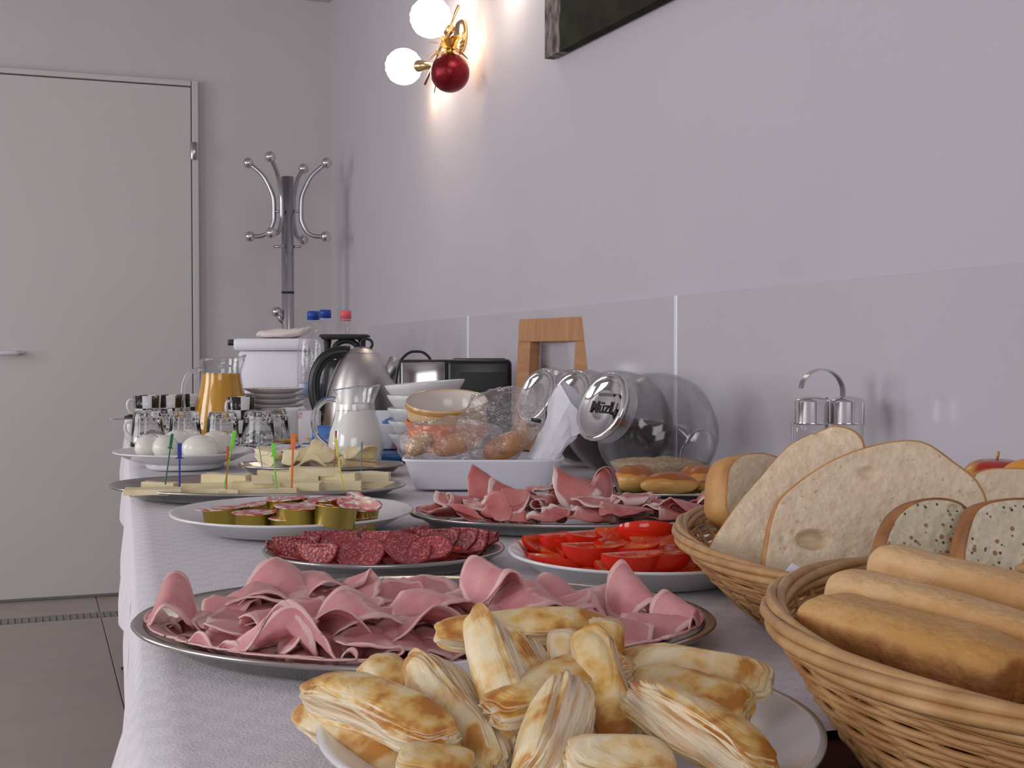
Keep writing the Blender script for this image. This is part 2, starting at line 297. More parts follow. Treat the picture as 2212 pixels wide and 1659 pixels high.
M['orangefruit'] = mat('orange_peel', (0.80, 0.32, 0.02), 0.35, bump=0.0008, bscale=250)
M['decor'] = mat('dark_decor', (0.03, 0.025, 0.08), 0.3)
M['greypaper'] = mat('pink_grey_bag', (0.72, 0.64, 0.64), 0.4)
M['plate_edge'] = mat('plate_brown_edge', (0.3, 0.2, 0.17), 0.2)

# ------------------------------------------------------------------ mesh builders
class B:
    def __init__(s): s.v = []; s.f = []; s.m = []; s.uv = []
    def add(s, vs, fs, m=0, uv=None):
        o = len(s.v); s.v += [tuple(x) for x in vs]; s.f += [tuple(i + o for i in f) for f in fs]; s.m += [m] * len(fs)
        s.uv += (list(uv) if uv else [(0, 0)] * len(vs)); return s
    def build(s, name, mats, parent=None, loc=None, rot=None, smooth=True, mw=None):
        me = bpy.data.meshes.new(name); me.from_pydata(s.v, [], s.f)
        for m in (mats if isinstance(mats, (list, tuple)) else [mats]): me.materials.append(M[m])
        me.polygons.foreach_set('material_index', s.m); me.polygons.foreach_set('use_smooth', [smooth] * len(s.f))
        if any(u != (0, 0) for u in s.uv):
            l = me.uv_layers.new(name='UVMap'); 
            idx = [0] * len(me.loops); me.loops.foreach_get('vertex_index', idx)
            fl = []
            for i in idx: fl += s.uv[i]
            l.data.foreach_set('uv', fl)
        me.update(); 
        bm = bmesh.new(); bm.from_mesh(me); bmesh.ops.recalc_face_normals(bm, faces=bm.faces); bm.to_mesh(me); bm.free()
        o = bpy.data.objects.new(name, me); C.objects.link(o)
        if parent: o.parent = parent
        if loc is not None: o.location = loc
        if rot is not None: o.rotation_euler = rot
        if mw is not None: o.matrix_basis = mw
        return o
def sharp(o, ang=0.6):
    bm = bmesh.new(); bm.from_mesh(o.data)
    for e in bm.edges:
        if len(e.link_faces) == 2 and e.calc_face_angle(0) > ang: e.smooth = False
    bm.to_mesh(o.data); bm.free(); return o
def lathe(b, prof, seg=48, m=0, sx=1, sy=1, c=(0, 0, 0), mod=None):
    vs = []; fs = []; n = len(prof); uv = []
    tot = 0; acc = [0]
    for i in range(1, n): tot += math.hypot(prof[i][0] - prof[i-1][0], prof[i][1] - prof[i-1][1]); acc.append(tot)
    for i, (r, z) in enumerate(prof):
        for k in range(seg):
            a = 2 * PI * k / seg; rr = r * (mod(a, z) if mod else 1)
            vs.append((c[0] + rr * math.cos(a) * sx, c[1] + rr * math.sin(a) * sy, c[2] + z)); uv.append((0.001 + k / seg, acc[i] / max(tot, 1e-6)))
    for i in range(n - 1):
        for k in range(seg):
            k2 = (k + 1) % seg; fs.append((i * seg + k, i * seg + k2, (i + 1) * seg + k2, (i + 1) * seg + k))
    if prof[0][0] > 1e-6 and prof[0] != prof[-1] and False: pass
    b.add(vs, fs, m, uv); return b
def capf(b, prof, seg=48, m=0, **k):         # lathe closed at both ends
    p = list(prof)
    if p[0][0] > 1e-5: p = [(1e-5, p[0][1])] + p
    if p[-1][0] > 1e-5: p = p + [(1e-5, p[-1][1])]
    return lathe(b, p, seg, m, **k)
def tube(b, pts, r, seg=8, m=0, closed=False, flat=1.0, upv=None):
    pts = [Vector(p) for p in pts]; n = len(pts); rs = r if isinstance(r, (list, tuple)) else [r] * n
    vs = []; fs = []; N = None
    for i in range(n):
        a = pts[(i - 1) % n] if (closed or i > 0) else pts[i]; c = pts[(i + 1) % n] if (closed or i < n - 1) else pts[i]
        t = (c - a).normalized()
        if N is None:
            ref = Vector(upv) if upv else (Vector((0, 0, 1)) if abs(t.z) < 0.9 else Vector((1, 0, 0)))
            N = (ref - t * ref.dot(t)).normalized()
        else: N = (N - t * N.dot(t)).normalized()
        Bn = t.cross(N)
        for k in range(seg):
            q = 2 * PI * k / seg; vs.append(pts[i] + (N * math.cos(q) * flat + Bn * math.sin(q)) * rs[i])
    rng = n if closed else n - 1
    for i in range(rng):
        for k in range(seg):
            i2 = (i + 1) % n; k2 = (k + 1) % seg; fs.append((i * seg + k, i * seg + k2, i2 * seg + k2, i2 * seg + k))
    if not closed: fs.append(tuple(range(seg))[::-1]); fs.append(tuple((n - 1) * seg + k for k in range(seg)))
    b.add(vs, fs, m); return b
def rbox(b, sx, sy, sz, bev=0.003, m=0, c=(0, 0, 0), seg=2, mx=None):
    bm = bmesh.new(); bmesh.ops.create_cube(bm, size=1)
    for v in bm.verts: v.co = Vector((v.co.x * sx, v.co.y * sy, v.co.z * sz))
    if bev > 0: bmesh.ops.bevel(bm, geom=bm.edges[:], offset=bev, segments=seg, affect='EDGES', profile=0.5)
    vs = [v.co.copy() for v in bm.verts]
    if mx is not None: vs = [mx @ v for v in vs]
    vs = [v + Vector(c) for v in vs]
    bm.verts.index_update(); fs = [tuple(v.index for v in f.verts) for f in bm.faces]; bm.free(); b.add(vs, fs, m); return b
def ball(b, r, c=(0, 0, 0), seg=20, rings=12, m=0, s=(1, 1, 1), disp=None):
    vs = []; fs = []
    for i in range(rings + 1):
        ph = PI * i / rings
        for k in range(seg):
            a = 2 * PI * k / seg; d = Vector((math.sin(ph) * math.cos(a), math.sin(ph) * math.sin(a), math.cos(ph)))
            q = r * (disp(d) if disp else 1); vs.append((c[0] + d.x * q * s[0], c[1] + d.y * q * s[1], c[2] + d.z * q * s[2]))
    for i in range(rings):
        for k in range(seg): k2 = (k + 1) % seg; fs.append((i * seg + k, i * seg + k2, (i + 1) * seg + k2, (i + 1) * seg + k))
    b.add(vs, fs, m); return b
def superq(b, hx, hy, hz, e1=0.5, e2=0.5, seg=36, rings=20, m=0, fn=None):
    sg = lambda v, e: math.copysign(abs(v) ** e, v)
    vs = []; fs = []
    for i in range(rings + 1):
        ph = -PI / 2 + PI * i / rings
        for k in range(seg):
            a = 2 * PI * k / seg
            # poles on the x axis so that the grid follows the length
            v = Vector((hx * sg(math.sin(ph), e1), hy * sg(math.cos(ph), e1) * sg(math.cos(a), e2), hz * sg(math.cos(ph), e1) * sg(math.sin(a), e2)))
            vs.append(fn(v) if fn else v)
    for i in range(rings):
        for k in range(seg): k2 = (k + 1) % seg; fs.append((i * seg + k, i * seg + k2, (i + 1) * seg + k2, (i + 1) * seg + k))
    b.add(vs, fs, m); return b
def thing(name, label, cat, loc=(0, 0, 0), rotz=0, group=None, rot=None):
    o = bpy.data.objects.new(name, None); C.objects.link(o); o.empty_display_size = 0.05
    o.location = loc; o.rotation_euler = rot if rot else (0, 0, rotz); o['label'] = label; o['category'] = cat
    if group: o['group'] = group
    return o
def tag(o, label, cat, group=None, kind=None):
    o['label'] = label; o['category'] = cat
    if group: o['group'] = group
    if kind: o['kind'] = kind
    return o
def struct(o): o['kind'] = 'structure'; return o
def dup(r, loc, rot, label, group=None):
    n = r.copy(); C.objects.link(n); n.location = loc; n.rotation_euler = rot; n['label'] = label
    if group: n['group'] = group
    for ch in list(r.children):
        c = ch.copy(); C.objects.link(c); c.parent = n
        for g in list(ch.children):
            d = g.copy(); C.objects.link(d); d.parent = c
    return n
def frame_mat(A, Bp, roll=0.0):              # x axis along A->B, z as near up as it can be
    x = (Bp - A).normalized(); up = Vector((0, 0, 1)); y = up.cross(x)
    if y.length < 1e-3: y = Vector((0, 1, 0))
    y.normalize(); z = x.cross(y)
    R = Matrix((x, y, z)).transposed().to_4x4()
    return Matrix.Translation((A + Bp) / 2) @ R @ Matrix.Rotation(roll, 4, 'X')
def nz(v, s, seed=0.0): return noise.noise(Vector(v) * s + Vector((seed, seed * 1.7, seed * 0.3)))
# ================================================================== THE ROOM
def slab(name, x0, x1, y0, y1, z0, z1, m, parent=None, bev=0.0):
    b = B(); rbox(b, x1 - x0, y1 - y0, z1 - z0, bev, c=(0, 0, 0)); return b.build(name, m, parent, ((x0 + x1) / 2, (y0 + y1) / 2, (z0 + z1) / 2), smooth=False)
struct(slab('wall_right', WX, WX + 0.1, FY, BY + 0.1, 0, CZ, 'wall'))
struct(slab('wall_back', LX, WX, BY, BY + 0.1, 0, CZ, 'wallb'))
struct(slab('ceiling', LX - 0.1, WX + 0.1, FY - 0.1, BY + 0.1, CZ, CZ + 0.1, 'wall'))
def holed(name, axis, c0, c1, a0, a1, holes, m):     # wall with window openings, made of blocks
    b = B(); xs = sorted({a0, a1} | {h[0] for h in holes} | {h[1] for h in holes})
    for i in range(len(xs) - 1):
        u0, u1 = xs[i], xs[i + 1]; h = [q for q in holes if q[0] <= u0 + 1e-6 and q[1] >= u1 - 1e-6]
        zz = [(0, h[0][2]), (h[0][3], CZ)] if h else [(0, CZ)]
        for z0, z1 in zz:
            cu, cv = (u0 + u1) / 2, (c0 + c1) / 2
            if axis == 'x': rbox(b, c1 - c0, u1 - u0, z1 - z0, 0, c=(cv, cu, (z0 + z1) / 2))
            else: rbox(b, u1 - u0, c1 - c0, z1 - z0, 0, c=(cu, cv, (z0 + z1) / 2))
    return struct(b.build(name, m, smooth=False))
holed('wall_left', 'x', LX - 0.1, LX, FY, BY + 0.1, [(0.35, 1.65, 0.8, 2.2), (2.65, 3.95, 0.8, 2.2)], 'wallb')
holed('wall_front', 'y', FY - 0.1, FY, LX, WX, [(-2.3, -0.1, 0.8, 2.2)], 'wallb')
def window(name, axis, c, u0, u1, z0, z1):
    r = bpy.data.objects.new(name, None); C.objects.link(r); struct(r)
    um, zm = (u0 + u1) / 2, (z0 + z1) / 2
    r.location = (c, um, z0) if axis == 'x' else (um, c, z0)
    hw, hh = (u1 - u0) / 2, (z1 - z0); b = B()
    for q, s in (((0, -hw + 0.03, hh / 2), (0.06, 0.06, hh)), ((0, hw - 0.03, hh / 2), (0.06, 0.06, hh)), ((0, 0, 0.03), (0.06, 2 * hw, 0.06)), ((0, 0, hh - 0.03), (0.06, 2 * hw, 0.06)), ((0, 0, hh / 2), (0.06, 0.07, hh))):
        if axis == 'y': q = (q[1], q[0], q[2]); s = (s[1], s[0], s[2])
        rbox(b, *s, 0.004, c=q)
    b.build('window_frame', 'whiteplastic', r, smooth=False)
window('window_1', 'x', LX - 0.05, 0.35, 1.65, 0.8, 2.2); window('window_2', 'x', LX - 0.05, 2.65, 3.95, 0.8, 2.2); window('window_3', 'y', FY - 0.05, -2.3, -0.1, 0.8, 2.2)
# floor: grout bed with tiles laid at a slight angle, and a mosaic strip near the door
fl = struct(slab('floor', LX - 0.1, WX + 0.1, FY - 0.1, BY + 0.1, -0.1, -0.004, 'grout'))
FROT = 0.032
j0 = ony(250, 1300, BY - 0.2); pj = CO + ray(250, 1455) * (-CAMZ / ray(250, 1455).z)     # a joint crossing on the floor
bt = B(); rbox(bt, 0.597, 0.847, 0.008, 0.0015, seg=1); tm = bt.build('floor_tile', 'tile', fl, smooth=False); first = True
R2 = Matrix.Rotation(FROT, 2); inv = Matrix.Rotation(-FROT, 2)
strip_y = 0.86
for i in range(-6, 3):
    for j in range(-8, 2):
        cx, cy = (i + 0.5) * 0.6, (j - 0.5) * 0.85 + 0.85
        if j == 1: cy = strip_y + 0.10 + 0.425
        p = R2 @ Vector((cx, cy)) + Vector((pj.x, pj.y))
        if not (LX - 0.2 < p.x < WX + 0.2 and FY - 0.3 < p.y < BY + 0.35): continue
        o = tm if first else tm.copy()
        if not first: C.objects.link(o); o.parent = fl
        first = False; o.location = (p.x, p.y, 0 - (-0.052) - 0.056 + 0.0)
        o.location.z = 0.052 - 0.004; o.rotation_euler = (0, 0, FROT)
fl_off = Vector(fl.location)
for ch in fl.children: ch.location = ch.location - Vector((fl_off.x, fl_off.y, 0)); ch.location.z = -fl_off.z - 0.004
bt = B(); rbox(bt, 0.021, 0.088, 0.008, 0.001, seg=1); mm = bt.build('mosaic_piece', 'mosaic', fl, smooth=False); first = True
for i in range(-72, 40):
    p = R2 @ Vector((i * 0.0235, strip_y + 0.048)) + Vector((pj.x, pj.y))
    if p.x > WX - 0.05 or p.x < -1.6: continue
    o = mm if first else mm.copy()
    if not first: C.objects.link(o); o.parent = fl
    first = False; o.location = (p.x - fl_off.x, p.y - fl_off.y, -fl_off.z - 0.004); o.rotation_euler = (0, 0, FROT)
# door in the back wall
pr = ony(414, 700, BY); fr = ony(428, 700, BY); dx1 = pr.x; dx0 = dx1 - 0.86
dtop = ony(414, 192, BY).z
dr = bpy.data.objects.new('door_1', None); C.objects.link(dr); struct(dr); dr.location = (dx1, BY, 0)
b = B(); rbox(b, 0.86, 0.04, dtop - 0.012, 0.004, c=(-0.43, -0.012, dtop / 2 + 0.006)); b.build('door_leaf', 'door', dr, smooth=False)
b = B(); wf = fr.x - pr.x
rbox(b, wf, 0.05, dtop + wf, 0.003, c=(wf / 2 + 0.003, -0.012, (dtop + wf) / 2)); rbox(b, wf, 0.05, dtop + wf, 0.003, c=(-0.863 - wf / 2, -0.012, (dtop + wf) / 2)); rbox(b, 0.862, 0.05, wf - 0.004, 0.003, c=(-0.43, -0.012, dtop + wf / 2 + 0.002))
b.build('door_frame', 'door', dr, smooth=False)
hz = ony(420, 330, BY)
b = B(); capf(b, [(0.0075, -0.035), (0.0075, 0.035)], 14); rbox(b, 0.02, 0.004, 0.068, 0.001, c=(-0.004, 0.006, 0)); h = b.build('hinge', 'satin', dr, (0.012, -0.045, hz.z))
hp = ony(22, 762, BY)
b = B(); tube(b, [(0.03, -0.035, 0), (0.03, -0.075, 0), (0.024, -0.085, 0.0), (-0.08, -0.085, -0.002), (-0.095, -0.08, -0.003)], [0.009, 0.009, 0.009, 0.008, 0.007], 10)
capf(b, [(0.024, -0.004), (0.024, 0.004)], 20, c=(0.03, -0.036, 0))
b.build('door_handle', 'whiteplastic', dr, (hp.x - dx1, 0, hp.z))
# glossy splash panels with joint profiles along the right wall
def ywall(px): return onx(px, 700, WX).y
PT = onx(1470, 640, WX).z
j1, j2 = ywall(1017), ywall(1469); step = j1 - j2
n = 0
for k in range(-2, 3):
    y0, y1 = j2 + (k - 1) * step + 0.006, j2 + k * step - 0.006
    if k == 3: break
    o = struct(slab('trim_%d' % (k + 3), WX - 0.008, WX - 0.0005, y0, min(y1, BY - 0.02), 0.0, PT, 'panel', bev=0.001))
    if k >= -1 and k < 2:
        struct(slab('trim_%d' % (k + 13), WX - 0.010, WX - 0.0005, y1, y1 + 0.012, 0.0, PT + 0.002, 'profile', bev=0.002))
# ================================================================== PICTURE
c0 = onx(1175, 127, WX - 0.03); c1 = onx(1420, 0, WX - 0.03)
dy = c0.y - c1.y; ang = math.atan2(c0.z - c1.z, dy)
pt = thing('wall_picture', 'unframed dark landscape canvas hanging high on the right wall', 'picture', (WX, c0.y, c0.z), 0, rot=(-ang * 0.0, 0, 0))
W_, H_, D_ = 0.95, 0.62, 0.022
def lean(y, z): return -0.004 - 0.02 * (z / H_)
b = B(); vs = []
for sx_ in (0, 1):
    for (y, z) in ((0, 0), (-W_, -W_ * math.tan(ang)), (-W_, H_ - W_ * math.tan(ang)), (0, H_)): vs.append((-0.006 + (-D_ if sx_ else 0), y, z))
b.add(vs, [(0, 1, 2, 3), (7, 6, 5, 4), (0, 4, 5, 1), (1, 5, 6, 2), (2, 6, 7, 3), (3, 7, 4, 0)]); b.uv = [(0, 0), (1, 0), (1, 1), (0, 1)] * 2
b.uv[0] = (0.001, 0)
b.build('canvas', 'picture', pt, smooth=False)
b = B(); rbox(b, 0.006, 0.03, 0.5, 0.001, c=(-0.003, -0.1, 0.3)); b.build('stretcher_bar', 'wood', pt, smooth=False)
# ================================================================== WALL LAMP with bauble
g1 = onx(930, 38, WX - 0.10); g2 = onx(872, 144, WX - 0.13); mid = onx(1000, 78, WX)
lp = thing('wall_lamp', 'lit brass wall lamp with bubbled glass globes', 'lamp', mid)
def L(p): return Vector(p) - mid
b = B(); capf(b, [(0.045, 0), (0.045, 0.008), (0.038, 0.016), (0.01, 0.018)], 28)
b.v = [(-z, y, x) for x, y, z in b.v]; b.build('wall_plate', 'brass', lp)
s1a, s1b = onx(991, 12, WX - 0.045), onx(918, 182, WX - 0.085)
b = B(); tube(b, [L(s1a), L((s1a + s1b) / 2), L(s1b)], 0.0042, 8); tube(b, [L((s1a + s1b) / 2), Vector((-0.015, 0, 0))], 0.005, 8)
b.build('crossbar', 'brass', lp)
s2a, s2b = onx(968, 60, WX - 0.05), onx(938, 200, WX - 0.06)
b = B(); tube(b, [L(s2a), L(s2b)], [0.0035, 0.0015], 8); b.build('rod', 'brass', lp)
def globe(c, r, socket):
    b = B(); ball(b, r, tuple(L(c)), 72, 40, disp=lambda d: 1 + 0.05 * math.sin(34 * math.atan2(d.y, d.x) + 9 * d.z) * math.sin(30 * math.acos(max(-1, min(1, d.z)))) * (1 - d.z ** 4))
    o = b.build('glass_globe', 'globe', lp)
    b = B(); dv = (L(socket) - L(c)).normalized(); tube(b, [L(c) + dv * r * 0.93, L(c) + dv * (r + 0.016), L(socket)], [0.018, 0.017, 0.007], 16); b.build('socket', 'brass', lp)
globe(g1, 0.0545, (s1a * 0.7 + s1b * 0.3)); globe(g2, 0.051, s1b * 0.75 + s1a * 0.25)
g3 = onx(1030, -75, WX - 0.10); globe(g3, 0.054, onx(1000, -12, WX - 0.05))
bb = onx(990, 84, WX - 0.05)
b = B(); ball(b, 0.008, tuple(L(bb)), 12, 8); b.build('bulb', 'bulb', lp)
def plight(p, e, r, col=(1, 0.72, 0.45)):
    l = bpy.data.lights.new('lamp_light', 'POINT'); l.energy = e; l.shadow_soft_size = r; l.color = col
    o = bpy.data.objects.new('lamp_light', l); C.objects.link(o); o.location = p; return o
plight(bb + Vector((-0.015, 0, -0.01)), 0.5, 0.005, (1, 0.62, 0.34)); plight(onx(905, 200, WX - 0.05), 0.34, 0.004, (1, 0.64, 0.36))
rb = onx(972, 157, WX - 0.085)
tb = thing('christmas_bauble', 'dark red bauble with gold ribbon hanging from wall lamp', 'bauble', rb)
b = B(); ball(b, 0.0515, seg=40, rings=24); b.build('ball', 'red', tb)
b = B(); capf(b, [(0.010, 0.048), (0.010, 0.062), (0.004, 0.064)], 16); tube(b, [(0, 0, 0.062), (0.004, 0, 0.08), (0.0, 0.0, 0.1)], 0.0012, 6); b.build('cap', 'gold', tb)
random.seed(4); b = B()
for i in range(60):
    a = random.uniform(0, 2 * PI); l = random.uniform(0.035, 0.07); e = random.uniform(-0.55, 1.2); w2 = random.uniform(0.003, 0.008)
    d = Vector((math.cos(a) * math.cos(e), math.sin(a) * math.cos(e), math.sin(e))); s = d.cross(Vector((0, 0, 1))).normalized() * w2
    o_ = Vector((0, 0, 0.055)); m1 = o_ + d * l * 0.55 + Vector((0, 0, 0.006)); e1 = o_ + d * l + Vector((0, 0, -0.008))
    b.add([o_, m1 + s, m1 - s, e1 + s * 0.4, e1 - s * 0.4], [(0, 1, 2), (1, 3, 4, 2)])
b.build('ribbon', 'tinsel', tb, smooth=False)
# ================================================================== COAT RACK
cp = atZ(622, 640, 4.72); cr = thing('coat_stand', 'chrome coat stand with ball tipped hooks in the far corner', 'coat stand', (cp.x, cp.y, 0))
ph = atZ(622, 382, 4.72).z
b = B(); capf(b, [(0.0235, 0.0), (0.0235, ph)], 28); b.build('pole', 'satin', cr)
zz = atZ(622, 632, 4.72).z; b = B(); capf(b, [(0.0243, zz - 0.004), (0.0243, zz + 0.004)], 28); b.build('joint_ring', 'black', cr)
b = B(); capf(b, [(0.17, 0.0), (0.17, 0.012), (0.05, 0.03), (0.03, 0.035)], 40); b.build('foot_plate', 'satin', cr)
def hook(a, ztop, zin, zlow, R, lowR, full=True):
    d = Vector((math.cos(a), math.sin(a), 0)); r0 = 0.052
    pts = [(R, ztop), (R * 0.62, ztop - 0.045), (r0 + 0.02, ztop - 0.085), (r0, ztop - 0.13), (r0, zin), (r0, zlow + 0.06), (r0 + 0.02, zlow + 0.015), (r0 + 0.05, zlow), (lowR, zlow)]
    P = []
    for i in range(len(pts) - 1):
        for k in range(4): t = k / 4; P.append(d * (pts[i][0] * (1 - t) + pts[i + 1][0] * t) + Vector((0, 0, pts[i][1] * (1 - t) + pts[i + 1][1] * t)))
    P.append(d * lowR + Vector((0, 0, zlow)))
    for _ in range(3):
        P = [P[0]] + [(P[i - 1] + P[i] * 2 + P[i + 1]) / 4 for i in range(1, len(P) - 1)] + [P[-1]]
    b = B(); tube(b, P, 0.0085, 10)
    for zq in (ztop - 0.185, ztop - 0.32): tube(b, [d * 0.02 + Vector((0, 0, zq)), d * r0 + Vector((0, 0, zq))], 0.005, 8)
    hk = b.build('hook_arm', 'satin', cr)
    for e in (P[0], P[-1]):
        b = B(); ball(b, 0.021, tuple(e), 20, 12); b.build('end_ball', 'chrome', hk)
zt = atZ(545, 352, 4.72).z; zl = atZ(545, 511, 4.72).z
for a, dz in ((-TH, 0.0), (-TH + PI, 0.0), (-TH + PI * 1.42, 0.0), (-TH + PI * 0.42, 0.0)): hook(a, zt, zt - 0.2, zl, 0.15, 0.145)
zb = atZ(598, 674, 4.72).z; b = B(); d = Vector((math.cos(-TH + PI * 1.15), math.sin(-TH + PI * 1.15), 0))
tube(b, [Vector((0, 0, zb - 0.06)), d * 0.03 + Vector((0, 0, zb - 0.03)), d * 0.045 + Vector((0, 0, zb))], 0.009, 8); k = b.build('hook_arm', 'satin', cr)
b = B(); ball(b, 0.02, tuple(d * 0.045 + Vector((0, 0, zb))), 20, 12); b.build('end_ball', 'chrome', k)
# ================================================================== TABLE AND CLOTHS
def xe(y): return 0.012 + 0.032 * y
tt = thing('buffet_table', 'long dark table along the right wall under white cloths', 'table', (0.5, 2.0, 0))
b = B(); vs = []
for z in (T - 0.03, T - 0.003):
    for y in (0.12, 3.95): vs += [(xe(y) + 0.006 - 0.5, y - 2, z), (0.985 - 0.5, y - 2, z)]
b.add(vs, [(0, 1, 3, 2), (4, 6, 7, 5), (0, 4, 5, 1), (2, 3, 7, 6), (0, 2, 6, 4), (1, 5, 7, 3)]); b.build('table_top', 'tabletop', tt, smooth=False)
for (x, y) in ((0.16, 0.25), (0.93, 0.25), (0.2, 2.0), (0.93, 2.0), (0.24, 3.85), (0.93, 3.85)):
    b = B(); rbox(b, 0.05, 0.05, T - 0.03, 0.003, c=(x - 0.5, y - 2, (T - 0.03) / 2)); b.build('leg', 'tabletop', tt, smooth=False)
def cloth(y0, y1, zoff, drop, seed, wav, x1=0.99, ny=150):
    b = B(); nx = 46; nd_ = 22; vs = []; fs = []
    for j in range(ny + 1):
        y = y0 + (y1 - y0) * j / ny; e = xe(y)
        for i in range(nx + nd_ + 1):
            if i <= nx:
                x = x1 + (e - x1) * i / nx; z = T + zoff - 0.0006 + 0.0006 * nz((x, y, 0), 8, seed); vs.append((x, y, z))
            else:
                t = (i - nx) / nd_; dp = t * drop * (1 + 0.06 * nz((0, y, 0), 3, seed)); tt_ = min(1, dp / 0.02)
                wv = wav * min(1, dp / 0.12) * (0.55 * math.sin(y * 17 + seed) + 0.6 * math.sin(y * 7.3 + seed * 2) + 0.9 * nz((0, y, dp), 7, seed))
                x = e - 0.006 * math.sin(tt_ * PI / 2) - abs(wav) * 0.35 * min(1, dp / 0.1) - wv; vs.append((x, y, T + zoff - 0.0006 - dp + 0.004 * (1 - tt_) * 0))
    w_ = nx + nd_ + 1
    for j in range(ny):
        for i in range(w_ - 1): fs.append((j * w_ + i, j * w_ + i + 1, (j + 1) * w_ + i + 1, (j + 1) * w_ + i))
    b.add(vs, fs); return b
o = cloth(1.21, 3.97, 0.0015, 0.15, 3.0, 0.010, ny=260).build('tablecloth', 'cloth'); tag(o, 'white tablecloth under the cheese, eggs and far dishes', 'tablecloth')
o = cloth(0.60, 1.27, 0.004, 0.34, 1.3, 0.026).build('tablecloth', 'cloth'); tag(o, 'white checked damask tablecloth under the large ham platter, nearest the camera', 'tablecloth')
b = B(); vs = []
cb = cloth(0.11, 0.598, -0.001, 0.3, 5.0, 0.008, ny=60); o = cb.build('tablecloth', 'redcloth'); tag(o, 'dark red undercloth showing beneath the near bread basket', 'tablecloth')
# black shoe tip of a chair foot on the floor
ff = CO + ray(281, 1448) * (-CAMZ / ray(281, 1448).z)
b = B(); capf(b, [(0.022, 0.0), (0.024, 0.012), (0.014, 0.03), (0.014, 0.75)], 16); o = b.build('chair_leg', 'black', loc=(ff.x + 0.03, ff.y, 0)); 
bpy.data.objects.remove(o)
ch = thing('chair', 'black chair mostly hidden behind the tablecloth edge', 'chair', (ff.x + 0.02, ff.y, 0), -TH)
for (x, y) in ((0, 0), (0.38, 0), (0, 0.38), (0.38, 0.38)):
    b = B(); tube(b, [(x, y, 0), (x, y, 0.44)], [0.012, 0.012], 10); lg = b.build('leg', 'black', ch)
    b = B(); capf(b, [(0.017, 0), (0.018, 0.02), (0.012, 0.03)], 14, c=(x, y, 0)); b.build('rubber_foot', 'black', lg)
b = B(); tube(b, [(-0.045, -0.01, 0.006), (-0.02, 0, 0.012), (0, 0, 0.016)], [0.004, 0.008, 0.012], 8); b.build('foot_spur', 'black', ch)
b = B(); rbox(b, 0.42, 0.42, 0.04, 0.01, c=(0.19, 0.19, 0.455)); b.build('seat', 'black', ch)
# ================================================================== DISHES
M['jugglass'] = thin('thin_jug_glass', (0.97, 0.975, 0.975), 0.55, 0.02, base_=0.05)
CT = 0.0045                                        # cloth thickness on the table
def plate_prof(r, h, th=0.004, foot=0.6, flat=0.62):
    return [(1e-5, th), (r * flat, th + 0.001), (r * (flat + 0.08), th + 0.003), (r * 0.97, h), (r, h + 0.0005), (r * 1.0, h - 0.002), (r * 0.97, h - 0.003), (r * (flat + 0.1), 0.002), (r * foot, 0.0), (r * foot * 0.94, 0.0), (r * foot * 0.92, 0.002), (1e-5, 0.002)]
def platter_prof(r, h):
    return [(1e-5, 0.0025), (r * 0.80, 0.0025), (r * 0.86, 0.006), (r * 0.955, h), (r * 0.99, h + 0.002), (r, h), (r * 0.99, h - 0.0022), (r * 0.955, h - 0.002), (r * 0.87, 0.003), (r * 0.80, 0.0), (1e-5, 0.0)]
def plate(name, label, cat, c, rx, ry, h, m, rot=-TH, platter=False, foot=0.6, group=None):
    b = B(); lathe(b, (platter_prof if platter else plate_prof)(1.0 * rx, h, **({} if platter else {'foot': foot})), 88, sy=ry / rx)
    o = b.build(name, m, loc=c, rot=(0, 0, rot)); return tag(o, label, cat, group)
cz = lambda p, z=CT: Vector((p.x, p.y, T + z))
HAM = cz(XZ(-0.066, 0.925)); plate('oval_platter', 'large oval steel platter heaped with pink cooked ham slices', 'platter', HAM, 0.219, 0.160, 0.017, 'platter', -TH - 0.04, True)
SAL = cz(XZ(-0.131, 1.258)); plate('oval_platter', 'small steel platter of speckled salami slices', 'platter', SAL, 0.124, 0.112, 0.016, 'platter', -TH + 0.12, True)
PRO = cz(XZ(0.068, 1.535)); plate('oval_platter', 'oval steel platter of cured ham in front of the white plastic basin', 'platter', PRO, 0.198, 0.118, 0.016, 'platter', -TH - 0.06, True)
CHE = cz(XZ(-0.388, 1.87)); plate('oval_platter', 'oval steel platter of cheese sticks behind the jam portions', 'platter', CHE, 0.227, 0.148, 0.017, 'platter', -TH - 0.06, True)
CH2 = cz(XZ(-0.345, 2.22)); plate('oval_platter', 'small platter of rolled cheese slices behind the cheese sticks', 'platter', CH2, 0.15, 0.095, 0.016, 'platter', -TH, True)
FRO = cz(XZ(0.030, 0.640)); plate('dinner_plate', 'white plate of puff pastry pieces at the front', 'plate', FRO, 0.131, 0.138, 0.024, 'white', -TH, foot=0.55)
JAM = cz(XZ(-0.270, 1.51)); plate('dinner_plate', 'white plate holding gold jam portion cups', 'plate', JAM, 0.148, 0.148, 0.024, 'white', -TH, foot=0.58)
TOM = cz(XZ(0.128, 1.19)); plate('dinner_plate', 'white plate of cut tomatoes beside the wicker baskets', 'plate', TOM, 0.132, 0.132, 0.026, 'white', -TH, foot=0.6)
EGG = cz(XZ(-0.622, 2.33), CT + 0.012); 
b = B(); capf(b, [(0.07, 0), (0.075, 0.012), (0.07, 0.0125)], 40); o = b.build('plate_stand', 'white', loc=cz(XZ(-0.622, 2.33)), rot=(0, 0, 0)); tag(o, 'low white ring stand under the egg plate', 'stand')
plate('dinner_plate', 'white plate of peeled boiled eggs at the table edge', 'plate', EGG, 0.132, 0.132, 0.021, 'white', -TH, foot=0.55)
GLP = cz(XZ(-0.70, 2.84)); plate('serving_tray', 'pale oval tray under the upturned drinking glasses', 'tray', GLP, 0.19, 0.12, 0.014, 'white', -TH, foot=0.8)
